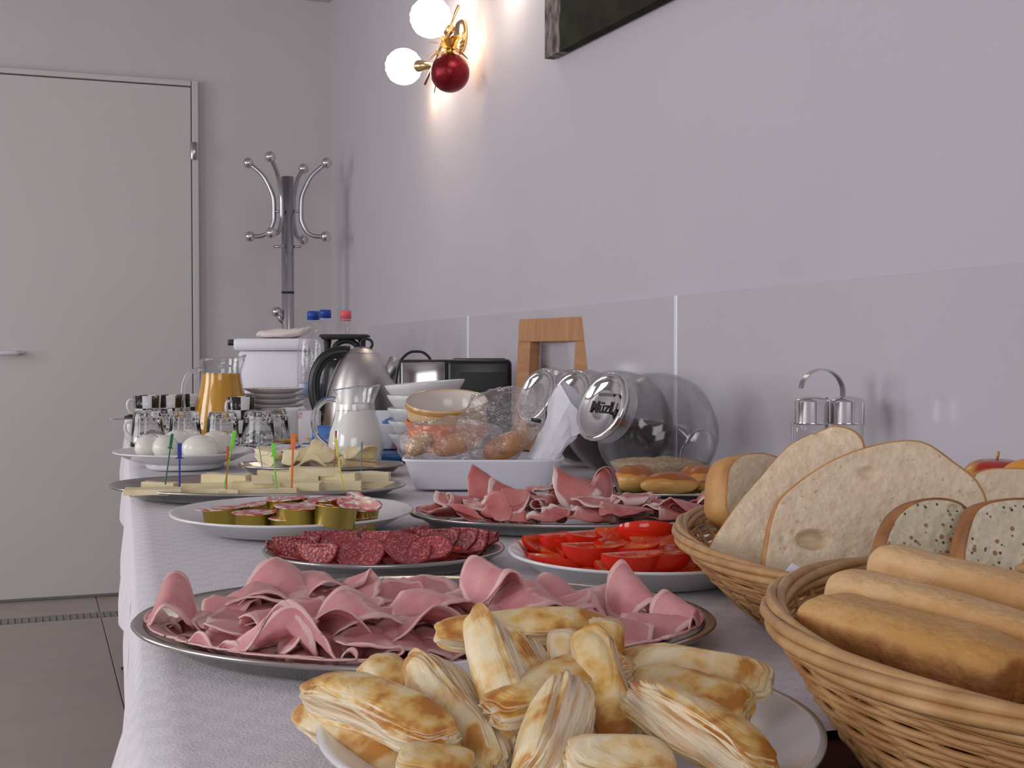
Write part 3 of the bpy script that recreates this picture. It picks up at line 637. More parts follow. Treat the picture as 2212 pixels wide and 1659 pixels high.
DEC = cz(XZ(-0.463, 2.62)); plate('dinner_plate', 'white plate with dark flower border behind the rolled cheese', 'plate', DEC, 0.082, 0.082, 0.016, 'white', -TH)
b = B(); random.seed(2)
for i in range(26):
    a = 2 * PI * i / 26 + random.uniform(-0.05, 0.05); r = 0.066 + random.uniform(-0.004, 0.004); capf(b, [(random.uniform(0.002, 0.0045), 0), (0.001, 0.0004)], 8, c=(r * math.cos(a), r * math.sin(a), 0.0095 + (r - 0.057) * 0.5))
b.build('printed_flowers', 'decor', bpy.data.objects[[o.name for o in C.objects if o.get('label', '') == 'white plate with dark flower border behind the rolled cheese'][0]])
# -------------------------------------------------- glasses upside down
def tumbler():
    t = thing('drinking_glass', '', 'glass'); b = B()
    H = 0.080; md = lambda a, z: 1 + (0.022 * math.cos(14 * a) if 0.012 < z < H - 0.004 else 0)
    lathe(b, [(1e-5, H), (0.026, H), (0.030, H - 0.003), (0.0315, H - 0.012), (0.0375, 0.012), (0.0385, 0.0), (0.0365, 0.0), (0.0355, 0.012), (0.0288, H - 0.016), (1e-5, H - 0.014)], 84, mod=md)
    b.build('glass_wall', 'glass', t); return t
t0 = None
for i, (px, Z, lab) in enumerate(((318, 2.78, 'leftmost upturned fluted glass behind the eggs'), (343, 2.93, 'upturned fluted glass behind the leftmost glass'), (399, 2.76, 'upturned fluted glass left of the juice jug, in front of its handle'), (480, 2.74, 'upturned fluted glass in front of the orange juice jug'),
        (557, 2.77, 'upturned fluted glass just right of the juice jug'), (590, 2.90, 'rightmost upturned fluted glass, beside the creamer'))):
    p = XZ((px - 1106) / F * Z, Z, CT + 0.007)
    if t0 is None: t0 = tumbler(); t0.location = p; t0['label'] = lab; t0['group'] = 'upturned drinking glasses on the tray'
    else: dup(t0, p, (0, 0, i * 0.3), lab, 'upturned drinking glasses on the tray')
# -------------------------------------------------- eggs
def egg(px, py, z, lab, ya, tl=PI / 2, s=1.0):
    b = B(); ball(b, 0.0245 * s, seg=28, rings=18, s=(1, 1, 1.3), disp=lambda d: 1 - 0.05 * d.z + 0.006 * nz(d, 3, px))
    o = b.build('boiled_egg', 'egg', loc=at(px, py, z), rot=(0, tl, ya)); return tag(o, lab, 'egg', 'peeled boiled eggs on the plate')
zE = CT + 0.012 + 0.0275
egg(323, 966, zE, 'leftmost peeled egg on the plate', 1.0); egg(358, 967, zE, 'peeled egg seen end on, second from the left', PI / 2 - TH + 0.1); egg(386, 955, zE, 'peeled egg half hidden behind the two left eggs', 0.4)
egg(434, 969, zE, 'front peeled egg lying lengthwise', -TH, s=1.06); egg(468, 958, zE, 'rightmost peeled egg on the plate', 0.5, s=1.05); egg(412, 953, zE, 'peeled egg tucked behind the front egg', 1.2)
# -------------------------------------------------- jugs
def jug(c, prof, wall, liq_top, liqmat, label, handle, rotz, mouth):
    t = thing('glass_jug', label, 'jug', c, rotz)
    ztop = prof[-1][1]
    def shape(x, y, z):
        k = max(0, (z - mouth) / (ztop - mouth)); 
        if k > 0:
            a = math.atan2(y, x); w_ = math.exp(-(a / 0.55) ** 2); x += 0.009 * k * w_; z += 0.006 * k * w_ - 0.006 * k * (math.cos(a) < 0) * abs(math.cos(a))
        return (x, y, z)
    inner = [(max(r - wall, 1e-5), z) for r, z in prof[::-1] if z > 0.008] + [(1e-5, 0.008)]
    b = B(); lathe(b, [(1e-5, 0)] + prof + inner, 64); b.v = [shape(*v) for v in b.v]; b.build('glass_wall', 'jugglass', t)
    lp_ = [(1e-5, 0.009)] + [(r - wall * 0.9, max(z, 0.009)) for r, z in prof if z < liq_top - 0.001]
    for i in range(1, len(prof)):
        if prof[i - 1][1] < liq_top <= prof[i][1]:
            f = (liq_top - prof[i - 1][1]) / (prof[i][1] - prof[i - 1][1]); rr = prof[i - 1][0] * (1 - f) + prof[i][0] * f - wall * 0.9; lp_ += [(rr, liq_top), (1e-5, liq_top)]
    b = B(); lathe(b, lp_, 56); b.build('juice' if 'juice' in label else 'milk', liqmat, t)
    b = B(); tube(b, handle, 0.0058, 12, flat=1.0); b.build('handle', 'glass', t); 
    b = B()
    lathe(b, [(prof[-1][0] - 0.001, ztop - 0.0015), (prof[-1][0] + 0.0008, ztop), (prof[-1][0] - 0.001, ztop + 0.001), (prof[-1][0] - 0.001, ztop - 0.0015)], 64); b.v = [shape(*v) for v in b.v]; b.build('rim', 'glass', t)
    return t
def smooth(pts, n=3, sub=4):
    P = []
    for i in range(len(pts) - 1):
        for k in range(sub): t = k / sub; P.append(Vector(pts[i]) * (1 - t) + Vector(pts[i + 1]) * t)
    P.append(Vector(pts[-1]))
    for _ in range(n): P = [P[0]] + [(P[i - 1] + P[i] * 2 + P[i + 1]) / 4 for i in range(1, len(P) - 1)] + [P[-1]]
    return P
def sprof(pts, n=2, sub=4): return [(p.x, p.z) for p in smooth([(r, 0, z) for r, z in pts], n, sub)]
ZJ = 3.12; k = ZJ / F
jc = XZ((478 - 1106) * k, ZJ, CT)
pf = sprof([(0.066, 0), (0.072, 0.006), (0.073, 0.03), (0.066, 0.08), (0.055, 0.13), (0.0505, 0.155), (0.0505, 0.178), (0.0535, 0.19), (0.054, 0.207)], 3)
jug(jc, pf, 0.003, 0.166, 'juice', 'glass jug full of orange juice', smooth([(-0.052, 0, 0.176), (-0.080, 0, 0.172), (-0.097, 0, 0.145), (-0.099, 0, 0.1), (-0.092, 0, 0.06), (-0.072, 0, 0.045)]), -TH, 0.17)
ZM = 2.38; k = ZM / F
mc = XZ((767 - 1106) * k, ZM, CT)
pf = sprof([(0.042, 0), (0.050, 0.006), (0.0555, 0.03), (0.053, 0.06), (0.044, 0.085), (0.0385, 0.105), (0.037, 0.12), (0.0385, 0.135), (0.042, 0.152)], 3)
jug(mc, pf, 0.003, 0.106, 'milk', 'small round glass jug of milk', smooth([(-0.038, 0, 0.128), (-0.058, 0, 0.128), (-0.076, 0, 0.112), (-0.082, 0, 0.085), (-0.078, 0, 0.06), (-0.062, 0, 0.045), (-0.053, 0, 0.038)]), -TH, 0.125)
# -------------------------------------------------- kettles
KZ = 3.0; kc = XZ((783 - 1106) / F * KZ, KZ, CT)
kt = thing('electric_kettle', 'brushed steel dome kettle with black loop handle', 'kettle', kc, -TH)
pf = sprof([(0.098, 0.0), (0.099, 0.02), (0.096, 0.07), (0.087, 0.125), (0.074, 0.165), (0.058, 0.197), (0.040, 0.218)], 2)
b = B(); lathe(b, [(1e-5, 0)] + pf, 64); b.build('body', 'steel', kt)
b = B(); lathe(b, [(0.0405, 0.2185), (0.032, 0.226), (0.018, 0.232), (1e-5, 0.234)], 48); kl = b.build('lid', 'steel', kt)
b = B(); tube(b, [(0.010 + 0.014 * math.cos(a), 0, 0.240 + 0.013 * math.sin(a)) for a in [2 * PI * i / 28 for i in range(28)]], 0.0035, 8, closed=True); b.build('ring_knob', 'black', kl)
b = B(); tube(b, [(0.045, 0, 0.14), (0.075, 0, 0.185), (0.082, 0, 0.206)], [0.036, 0.019, 0.015], 20); b.build('spout', 'steel', kt)
b = B(); tube(b, smooth([(-0.030, 0, 0.222), (-0.065, 0, 0.222), (-0.098, 0, 0.205), (-0.118, 0, 0.165), (-0.120, 0, 0.12), (-0.110, 0, 0.08), (-0.09, 0, 0.055)]), 0.0115, 14, flat=1.25); b.build('handle', 'black', kt)
b = B(); capf(b, [(0.102, 0), (0.102, 0.008), (0.097, 0.014)], 48); b.build('base_ring', 'black', kt)
KZ = 3.32; kc = XZ((745 - 1106) / F * KZ, KZ, CT)
k2 = thing('coffee_pot', 'black tapered coffee pot behind the steel kettle', 'coffee pot', kc, -TH)
b = B(); lathe(b, [(1e-5, 0)] + sprof([(0.075, 0), (0.078, 0.01), (0.07, 0.1), (0.052, 0.2)], 1) + [(1e-5, 0.2)], 48); b.build('body', 'black', k2)
b = B(); rbox(b, 0.120, 0.07, 0.014, 0.006, c=(0, 0, 0.262)); b.v = [(x * (1 + 0.1 * (z > 0.262)), y, z + 0.002 * math.cos(x * 30)) for x, y, z in b.v]; b.build('lid', 'blackm', k2)
b = B(); P = [(0.005 + 0.032 * math.cos(a), -0.005, 0.226 + 0.026 * math.sin(a)) for a in [2 * PI * i / 32 for i in range(32)]]; tube(b, P, 0.008, 10, closed=True); b.build('grip_ring', 'blackm', k2)
for s in (-1, 1):
    b = B(); tube(b, [(s * 0.045, 0, 0.19), (s * 0.047, 0, 0.235), (s * 0.046, 0, 0.26)], [0.012, 0.009, 0.011], 8); b.build('bracket', 'blackm', k2)
# -------------------------------------------------- bottles
def bottle(px, pytop, Z, capm, label, r=0.044):
    base_ = XZ((px - 1106) / F * Z, Z, CT); H = atZ(px, pytop, Z).z - base_.z
    t = thing('water_bottle', label, 'bottle', base_, 0, 'clear plastic bottles on the far table'); b = B()
    pf = sprof([(0.03, 0), (r * 0.93, 0.004), (r, 0.02), (r, H * 0.28), (r * 0.93, H * 0.34), (r, H * 0.42), (r, H * 0.66), (r * 0.9, H * 0.76), (r * 0.62, H * 0.85), (0.0155, H * 0.905), (0.0135, H * 0.93), (0.0135, H - 0.02)], 1, 3)
    lathe(b, [(1e-5, 0.004)] + pf, 40, mod=lambda a, z: 1 + 0.006 * math.sin(z * 420) * (z < H * 0.7)); b.build('bottle_wall', 'pet', t)
    b = B(); capf(b, [(0.0165, H - 0.024), (0.0165, H - 0.002), (0.014, H)], 28, mod=lambda a, z: 1 + 0.02 * math.cos(30 * a)); b.build('cap', capm, t)
    b = B(); lathe(b, [(0.0155, H - 0.030), (0.017, H - 0.030), (0.017, H - 0.027), (0.0155, H - 0.027)], 24); b.build('neck_ring', capm if capm == 'pink' else 'pet', t)
    b = B(); lathe(b, [(r + 0.0006, H * 0.29), (r * 0.99 + 0.0006, H * 0.41)], 40); b.build('label_band', 'bottlelabel', t)
M['bottlelabel'] = mat('blue_white_label', (0.02, 0.16, 0.5), 0.3, c2=(0.75, 0.75, 0.78), scale=22)
bottle(677, 672, 3.35, 'blue', 'clear plastic water bottle with blue cap, left of the pair'); bottle(703, 669, 3.50, 'blue', 'clear plastic water bottle with blue cap, right of the pair'); bottle(747, 671, 3.66, 'pink', 'clear plastic bottle with pink cap')
# -------------------------------------------------- white box with clip lid, and a bag on it
ZB = 3.62; k = ZB / F
bc = XZ((585 - 1106) * k, ZB + 0.11, CT)
bx = thing('storage_box', 'white plastic cool box with latched lid behind the juice jug', 'box', bc, -TH)
zs = atZ(585, 757, ZB).z - bc.z; zt_ = atZ(585, 731, ZB).z - bc.z
b = B(); rbox(b, 0.205, 0.2, zs - 0.001, 0.015, c=(0, 0, zs / 2)); b.v = [(x * (0.9 + 0.1 * z / zs), y * (0.9 + 0.1 * z / zs), z) for x, y, z in b.v]; b.build('body', 'whiteplastic', bx)
b = B(); rbox(b, 0.225, 0.215, zt_ - zs, 0.01, c=(0, 0, (zt_ + zs) / 2)); ld = b.build('lid', 'whiteplastic', bx)
b = B(); rbox(b, 0.018, 0.02, 0.018, 0.003, c=(-0.122, -0.085, zt_ - 0.012)); b.build('latch', 'black', bx)
b = B(); rbox(b, 0.006, 0.022, 0.02, 0.002, c=(-0.110, -0.085, zt_ - 0.013)); b.build('latch_plate', 'chrome', bx)
b = B(); superq(b, 0.085, 0.05, 0.014, 0.8, 0.8, fn=lambda v: v + Vector((0, 0, 0.010 * abs(nz(v, 30, 2)) + 0.02 * max(0, v.x / 0.085) ** 2)))
o = b.build('plastic_bag', 'greypaper', loc=bc + Vector((0.02, 0.0, zt_ + 0.012)), rot=(0, 0, -TH)); tag(o, 'crumpled pinkish bag lying on the white cool box', 'bag')
# -------------------------------------------------- stacked plates, cups, creamer, yellow slices
pc = XZ((590 - 1106) / F * 3.22, 3.22, CT)
for i in range(9):
    b = B(); lathe(b, plate_prof(0.078, 0.014, foot=0.6), 56); lathe(b, [(0.0775, 0.0145), (0.0785, 0.0135), (0.0785, 0.012)], 56, 1)
    o = b.build('dessert_plate', ['white', 'plate_edge'], loc=pc + Vector((random.uniform(-.001, .001), 0, 0.0140 * i)))
    tag(o, 'topmost white dessert plate of the stack by the juice jug' if i == 8 else (['lowest', 'second lowest', 'third lowest', 'fourth lowest', 'middle', 'fourth from top', 'third from top', 'second from top'][i] + ' white dessert plate in the stack by the juice jug'), 'plate', 'stacked dessert plates')
def cup(label, loc, rz, m='check', r=0.034, h=0.055):
    t = thing('coffee_cup', label, 'cup', loc, rz); b = B()
    lathe(b, [(1e-5, 0), (r * 0.7, 0), (r * 0.78, 0.004), (r * 0.94, h * 0.5), (r, h), (r - 0.003, h), (r * 0.88, h * 0.5), (r * 0.6, 0.006), (1e-5, 0.006)], 40); b.build('cup_wall', m, t)
    b = B(); tube(b, smooth([(r * 0.93, 0, h * 0.8), (r + 0.018, 0, h * 0.85), (r + 0.022, 0, h * 0.5), (r + 0.01, 0, h * 0.2), (r * 0.85, 0, h * 0.22)]), 0.0035, 8); b.build('handle', 'white', t); return t
cs = [(318, 3.08, 0), (366, 3.12, 0), (414, 3.18, 0), (520, 3.0, 0)]
names = ['left end', 'second from the left', 'behind the jug handle', 'right of the juice jug']
for i, (px, Z, _) in enumerate(cs):
    p = XZ((px - 1106) / F * Z, Z, CT)
    cup('lower black and white patterned cup, ' + names[i], p, -TH + PI * 1.1 + i * 0.2); cup('upper black and white patterned cup, ' + names[i], p + Vector((0, 0, 0.0565)), -TH + PI * 1.25 + i * 0.1)
sp = thing('teaspoon', 'steel teaspoon sticking out left behind the glasses', 'spoon', XZ(-0.96, 3.02, CT + 0.055), -TH)
b = B(); tube(b, smooth([(-0.035, 0, 0), (0.02, 0, 0.001), (0.06, 0, 0.0)]), [0.003] * 9, 8, flat=0.5); b.build('spoon_handle', 'satin', sp); b = B(); ball(b, 0.014, (0.07, 0, 0), s=(1.4, 0.9, 0.3)); b.build('spoon_bowl', 'satin', sp)
sc = thing('sugar_jar', 'dark topped pot at the table edge behind the glasses', 'pot', XZ(-0.955 , 3.1, CT), 0)
b = B(); lathe(b, [(1e-5, 0), (0.022, 0), (0.024, 0.05), (0.022, 0.052), (0.02, 0.01), (1e-5, 0.01)], 32); b.build('pot_wall', 'white', sc); b = B(); capf(b, [(0.025, 0.0525), (0.025, 0.058), (0.01, 0.064)], 32); b.build('pot_lid', 'blackm', sc)
cr_ = thing('creamer', 'small white creamer jug beside the plate stack', 'creamer', XZ((629 - 1106) / F * 2.95, 2.95, CT), -TH); b = B()
lathe(b, [(1e-5, 0), (0.024, 0), (0.026, 0.003), (0.0245, 0.03), (0.0235, 0.06), (0.027, 0.078), (0.028, 0.086), (0.0255, 0.086), (0.021, 0.06), (0.022, 0.01), (1e-5, 0.008)], 40)
b.v = [(x + (0.010 if x > 0.015 and z > 0.07 and abs(y) < 0.012 else 0), y, z) for x, y, z in b.v]; b.build('creamer_wall', 'white', cr_)
b = B(); tube(b, smooth([(-0.024, 0, 0.065), (-0.042, 0, 0.062), (-0.044, 0, 0.04), (-0.036, 0, 0.02), (-0.024, 0, 0.018)]), 0.003, 8); b.build('handle', 'white', cr_)
yp = XZ((643 - 1106) / F * 2.82, 2.82, CT); plate('dinner_plate', 'small white plate of yellow slices by the creamer', 'plate', yp, 0.075, 0.06, 0.012, 'white', -TH)
random.seed(8)
for i, (dx, dy, a) in enumerate(((-0.035, 0.0, 0.3), (-0.015, -0.015, 0.8), (0.01, 0.005, 0.1), (0.03, -0.01, 1.2), (0.0, 0.02, 2.2), (0.042, 0.01, 0.5))):
    b = B(); vs = []; n = 14
    capf(b, [(0.020, 0), (0.0205, 0.0015), (0.020, 0.003)], 20); b.v = [(x, y * (0.65 if y > 0 else 1), z + 6 * x * x + 0.004 * nz((x, y, 0), 60, i)) for x, y, z in b.v]
    o = b.build('yellow_slice', 'ycheese', loc=yp + Vector((dx * CS, -dx * SN, 0)) + Vector((dy * SN, dy * CS, 0.010 + 0.0035 * i)), rot=(random.uniform(-.25, .25), random.uniform(-.25, .25), a))
    tag(o, 'thin yellow slice on the small plate by the creamer', 'slice', 'yellow slices by the creamer')
# -------------------------------------------------- blue things behind the milk jug
bt_ = thing('blue_tray', 'shallow blue tray between milk jug and white bowls', 'tray', XZ(-0.32, 2.60, CT), -TH)
b = B(); rbox(b, 0.30, 0.30, 0.004, 0.0015, c=(0, 0, 0.002)); b.build('tray_floor', 'bluetray', bt_)
for (x, y, sx_, sy_) in ((0, -0.148, 0.30, 0.006), (0, 0.148, 0.30, 0.006), (-0.148, 0, 0.006, 0.29), (0.148, 0, 0.006, 0.29)):
    b = B(); rbox(b, sx_, sy_, 0.012, 0.002, c=(x, y, 0.010)); b.build('tray_edge', 'bluetray', bt_)
M['packet'] = mat('blue_printed_packet', (0.05, 0.20, 0.55), 0.35, c2=(0.72, 0.74, 0.80), scale=26, lo=0.45, hi=0.5)
M['packet2'] = mat('pale_printed_packet', (0.70, 0.66, 0.68), 0.35, c2=(0.45, 0.2, 0.25), scale=26, lo=0.55, hi=0.62)
for (px, Z, z, w_, h_, m, lab) in ((700, 2.66, 0.005, 0.055, 0.055, 'packet', 'blue and green printed packet seen through the milk jug handle'), (845, 2.72, 0.005, 0.07, 0.055, 'packet2', 'pale printed packet between milk jug and white bowls'), (848, 2.80, 0.005, 0.09, 0.082, 'packet', 'blue topped packet behind the pale packet'), (668, 2.82, 0.0, 0.05, 0.086, 'packet2', 'pale packet right of the creamer')):
    b = B(); rbox(b, w_, 0.04, h_, 0.004, c=(0, 0, h_ / 2)); o = b.build('food_packet', m, loc=XZ((px - 1106) / F * Z, Z, CT + z), rot=(0, 0, -TH + 0.1)); tag(o, lab, 'packet')
# -------------------------------------------------- toaster with cable
TZ = 2.82; tc_ = XZ((1000 - 1106) / F * TZ, TZ + 0.05, CT)
ts = thing('toaster', 'black toaster with steel side behind the white bowls', 'toaster', tc_, -TH)
th_ = atZ(1000, 776, TZ).z - tc_.z
b = B(); rbox(b, 0.150, 0.11, th_, 0.012, c=(0.037, 0, th_ / 2), seg=3); b.build('body', 'black', ts)
b = B(); rbox(b, 0.118, 0.10, th_ - 0.004, 0.008, c=(-0.088, 0, th_ / 2 + 0.001)); b.build('end_housing', 'blackm', ts)
b = B(); rbox(b, 0.100, 0.004, 0.13, 0.002, c=(-0.091, -0.052, th_ - 0.072)); b.build('steel_panel', 'mirror_panel', ts)
b = B(); rbox(b, 0.11, 0.002, 0.09, 0.001, c=(0.045, -0.0562, th_ - 0.075)); b.build('front_plate', 'blackm', ts)
for s in (-1, 1):
    b = B(); rbox(b, 0.12, 0.018, 0.003, 0.001, c=(0.037, s * 0.022, th_ + 0.0005)); b.build('slot', 'blackm', ts)
b = B(); tube(b, smooth([(-0.155, 0.05, 0.06), (-0.165, 0.05, 0.15), (-0.155, 0.05, 0.20), (-0.13, 0.05, 0.222), (-0.10, 0.05, 0.222), (-0.080, 0.05, 0.205), (-0.078, 0.05, 0.16)], 4, 6), 0.0032, 8); b.build('cable', 'black', ts)
# -------------------------------------------------- white bowls, orange bowls
def bowl(name, lab, loc, rot, r, h, m_out, m_in, group, band=None):
    b = B(); pf = [(1e-5, 0.0), (r * 0.42, 0), (r * 0.46, 0.004), (r * 0.80, h * 0.5), (r * 0.94, h * 0.82), (r, h), (r * 0.985, h + 0.0015), (r * 0.96, h)]
    inn = [(r * 0.90, h * 0.80), (r * 0.75, h * 0.45), (r * 0.4, 0.010), (1e-5, 0.008)]
    lathe(b, pf, 64, 0); lathe(b, [pf[-1]] + inn, 64, 1)
    o = b.build(name, [m_out, m_in], loc=loc, rot=rot); return tag(o, lab, 'bowl', group)
wb = XZ((922 - 1106) / F * 2.52, 2.52, CT); labs = ['bottom', 'second from bottom', 'third from bottom', 'fourth from bottom', 'tilted top']
for i in range(5):
    tl = (0.0, -0.06 - 0.02, 0) if i == 4 else (0, 0, 0)
    bowl('cereal_bowl', labs[i] + ' bowl of the white bowl stack', wb + Vector((0, 0, 0.0262 * i)), (0, tl[1], -TH), 0.083 - 0.001 * (4 - i), 0.052, 'white', 'white', 'stacked white bowls')
oc = XZ((965 - 1106) / F * 2.16, 2.16, CT)
Rt = (0.30, 0, -TH)
def obowl(lab, z, m_top, m_band, tilt):
    t = thing('soup_bowl', lab, 'bowl', oc + Vector((0, 0, z)), rot=(tilt, 0.0, -TH), group='stacked orange glazed bowls'); b = B(); r = 0.072; h = 0.058
    lathe(b, [(1e-5, 0), (r * 0.6, 0), (r * 0.80, 0.010), (r * 0.96, 0.03), (r, h), (r * 0.98, h + 0.002), (r * 0.955, h)], 64); lathe(b, [(r * 0.955, h), (r * 0.93, 0.03), (r * 0.7, 0.010), (1e-5, 0.006)], 64, 1); b.build('bowl_wall', [m_top, 'paleglaze'], t)
    b = B(); lathe(b, [(r * 1.004, h * 0.84), (r * 1.016, h * 0.9), (r * 1.004, h * 0.96)], 64); b.build('rim_band', m_band, t); return t
obowl('lower orange glazed bowl under the cream one', 0.043, 'orange', 'orange', 0.12); obowl('upper tilted cream glazed bowl with brown rim', 0.078, 'cream', 'orange', 0.24)
M['brownband'] = mat('caramel_band', (0.50, 0.26, 0.08), 0.15)
for o in C.objects:
    if o.name.startswith('rim_band') and o.parent and 'upper' in o.parent.get('label', ''): o.data.materials[0] = M['brownband']
plate('dinner_plate', 'plate under the orange glazed bowls', 'plate', oc, 0.075, 0.075, 0.03, 'white', -TH, foot=0.6)
# -------------------------------------------------- white basin with wrapped rolls
BZ = 1.93; bc = XZ((1043 - 1106) / F * BZ, BZ + 0.065, CT)
def rrect(hx, hy, n=64, e=0.35):
    sg = lambda v: math.copysign(abs(v) ** e, v)
    return [(hx * sg(math.cos(2 * PI * i / n)), hy * sg(math.sin(2 * PI * i / n))) for i in range(n)]
def loopmesh(b, loops, m=0, cap0=True, cap1=True):
    n = len(loops[0]); vs = [p for l in loops for p in l]; fs = []
    for i in range(len(loops) - 1):
        for k in range(n): k2 = (k + 1) % n; fs.append((i * n + k, i * n + k2, (i + 1) * n + k2, (i + 1) * n + k))
    if cap0: fs.append(tuple(range(n))[::-1])
    if cap1: fs.append(tuple((len(loops) - 1) * n + k for k in range(n)))
    b.add(vs, fs, m)
hB = atZ(1043, 993, BZ).z - bc.z
b = B(); mk = lambda hx, hy, z: [(x, y, z) for x, y in rrect(hx, hy)]
loopmesh(b, [mk(0.108, 0.052, 0), mk(0.112, 0.056, 0.003), mk(0.126, 0.066, hB - 0.006), mk(0.1305, 0.070, hB - 0.003), mk(0.1305, 0.070, hB), mk(0.126, 0.066, hB), mk(0.122, 0.062, hB - 0.01), mk(0.107, 0.051, 0.005)])
o = b.build('plastic_basin', 'whiteplastic', loc=bc, rot=(0, 0, -TH)); tag(o, 'white plastic basin holding wrapped rolls', 'basin')
def capsule(name, m, label, cat, A, Bq, w_, t_, seed, bend=0.0, e1=0.75, e2=0.9, rough=0.03, roll=0, group=None, fr=6.0):
    A, Bq = Vector(A), Vector(Bq); Lh = (Bq - A).length / 2
    def fn(v):
        k = 1 + rough * 1.8 * nz(v, fr / Lh * 0.5, seed) + rough * 0.5 * nz(v, 110, seed); t = v.x / Lh
        return Vector((v.x, v.y * k, v.z * k + bend * (1 - t * t)))
    b = B(); superq(b, Lh, w_ / 2, t_ / 2, e1, e2, 56, 44, fn=fn)
    o = b.build(name, m, mw=frame_mat(A, Bq, roll))
    if label: tag(o, label, cat, group)
    return o
zb = T + CT
def pz(px, py, Z): return atZ(px, py, Z)
G = 'rolls wrapped in cellophane in the basin'
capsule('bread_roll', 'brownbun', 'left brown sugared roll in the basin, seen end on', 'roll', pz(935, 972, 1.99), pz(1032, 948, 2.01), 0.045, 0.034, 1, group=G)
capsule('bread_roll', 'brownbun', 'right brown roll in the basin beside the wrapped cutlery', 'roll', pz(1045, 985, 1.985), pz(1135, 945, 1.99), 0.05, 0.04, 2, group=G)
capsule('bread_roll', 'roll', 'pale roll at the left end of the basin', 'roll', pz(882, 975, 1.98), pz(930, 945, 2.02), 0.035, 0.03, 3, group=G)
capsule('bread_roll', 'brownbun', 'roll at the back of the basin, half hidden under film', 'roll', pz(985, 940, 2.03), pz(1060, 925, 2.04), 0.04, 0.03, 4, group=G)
def film(name, label, c, hx, hy, hz_, seed, rot=(0, 0, 0), amp=0.2, pinch=0.0):
    b = B()
    def fn(v):
        t = v.x / hx; k = 1 - pinch * max(0, t) ** 1.5
        q = 1 + amp * nz(v, 34, seed) + amp * 0.8 * abs(nz(v, 70, seed + 3))
        return Vector((v.x * (1 + 0.3 * amp * nz(v, 30, seed)), v.y * q * k, v.z * q * k))
    superq(b, hx, hy, hz_, 0.8, 0.9, 64, 48, fn=fn)
    o = b.build(name, 'film', loc=c, rot=rot); return tag(o, label, 'bag')
film('cellophane_bag', 'clear cellophane wrapped around the rolls in the left of the basin', pz(975, 960, 1.985) + Vector((0, 0, 0)), 0.088, 0.045, 0.040, 2.0, (0, 0, -TH))
film('cellophane_bag', 'tall clear cellophane bag standing at the right of the basin, tied with a dark clip', pz(1085, 915, 1.99), 0.075, 0.035, 0.055, 7.0, (0, -0.5, -TH), 0.25, 0.3)
o = None
b = B(); rbox(b, 0.016, 0.003, 0.006, 0.0008); o = b.build('bag_clip', 'black', loc=pz(1158, 908, 1.93), rot=(0, 0.2, -TH)); tag(o, 'small dark clip on the cellophane bag', 'clip')
# wrapped cutlery: folded paper sleeve
A, Bq = pz(1165, 1000, 1.985), pz(1238, 868, 1.99); mw = frame_mat(A, Bq); Lh = (Bq - A).length / 2
b = B(); loops = []
for i in range(15):
    t = -1 + 2 * i / 14; w_ = 0.024 + 0.013 * (t + 1) / 2 + (0.004 if t > 0.7 else 0); h_ = 0.014 + 0.003 * t
    lp_ = []
    for k in range(12):
        a = 2 * PI * k / 12; q = 1 + 0.28 * nz((t * 2, math.cos(a), math.sin(a)), 1.3, 5.0)
        x = t * Lh + (0.018 * math.cos(a * 1 + 0.5) + 0.006 if i == 14 else 0.008 * math.cos(a) if i == 13 else 0); lp_.append((x, w_ * math.cos(a) * q * 0.9, h_ * math.sin(a) * q))
    loops.append(lp_)
loopmesh(b, loops, cap1=False)
t = thing('wrapped_cutlery', 'white paper napkin sleeve leaning in the right end of the basin', 'napkin', (0, 0, 0)); t.matrix_basis = mw @ Matrix.Rotation(1.2, 4, 'X')
b.build('paper_sleeve', 'napkin', t, smooth=False)
b = B(); b.add([(Lh * 0.9, -0.02, 0.015), (Lh * 0.55, -0.048, 0.012), (Lh * 0.1, -0.03, 0.014), (Lh * 0.7, -0.005, 0.018)], [(0, 1, 2, 3)]); b.build('paper_flap', 'napkin', t, smooth=False)
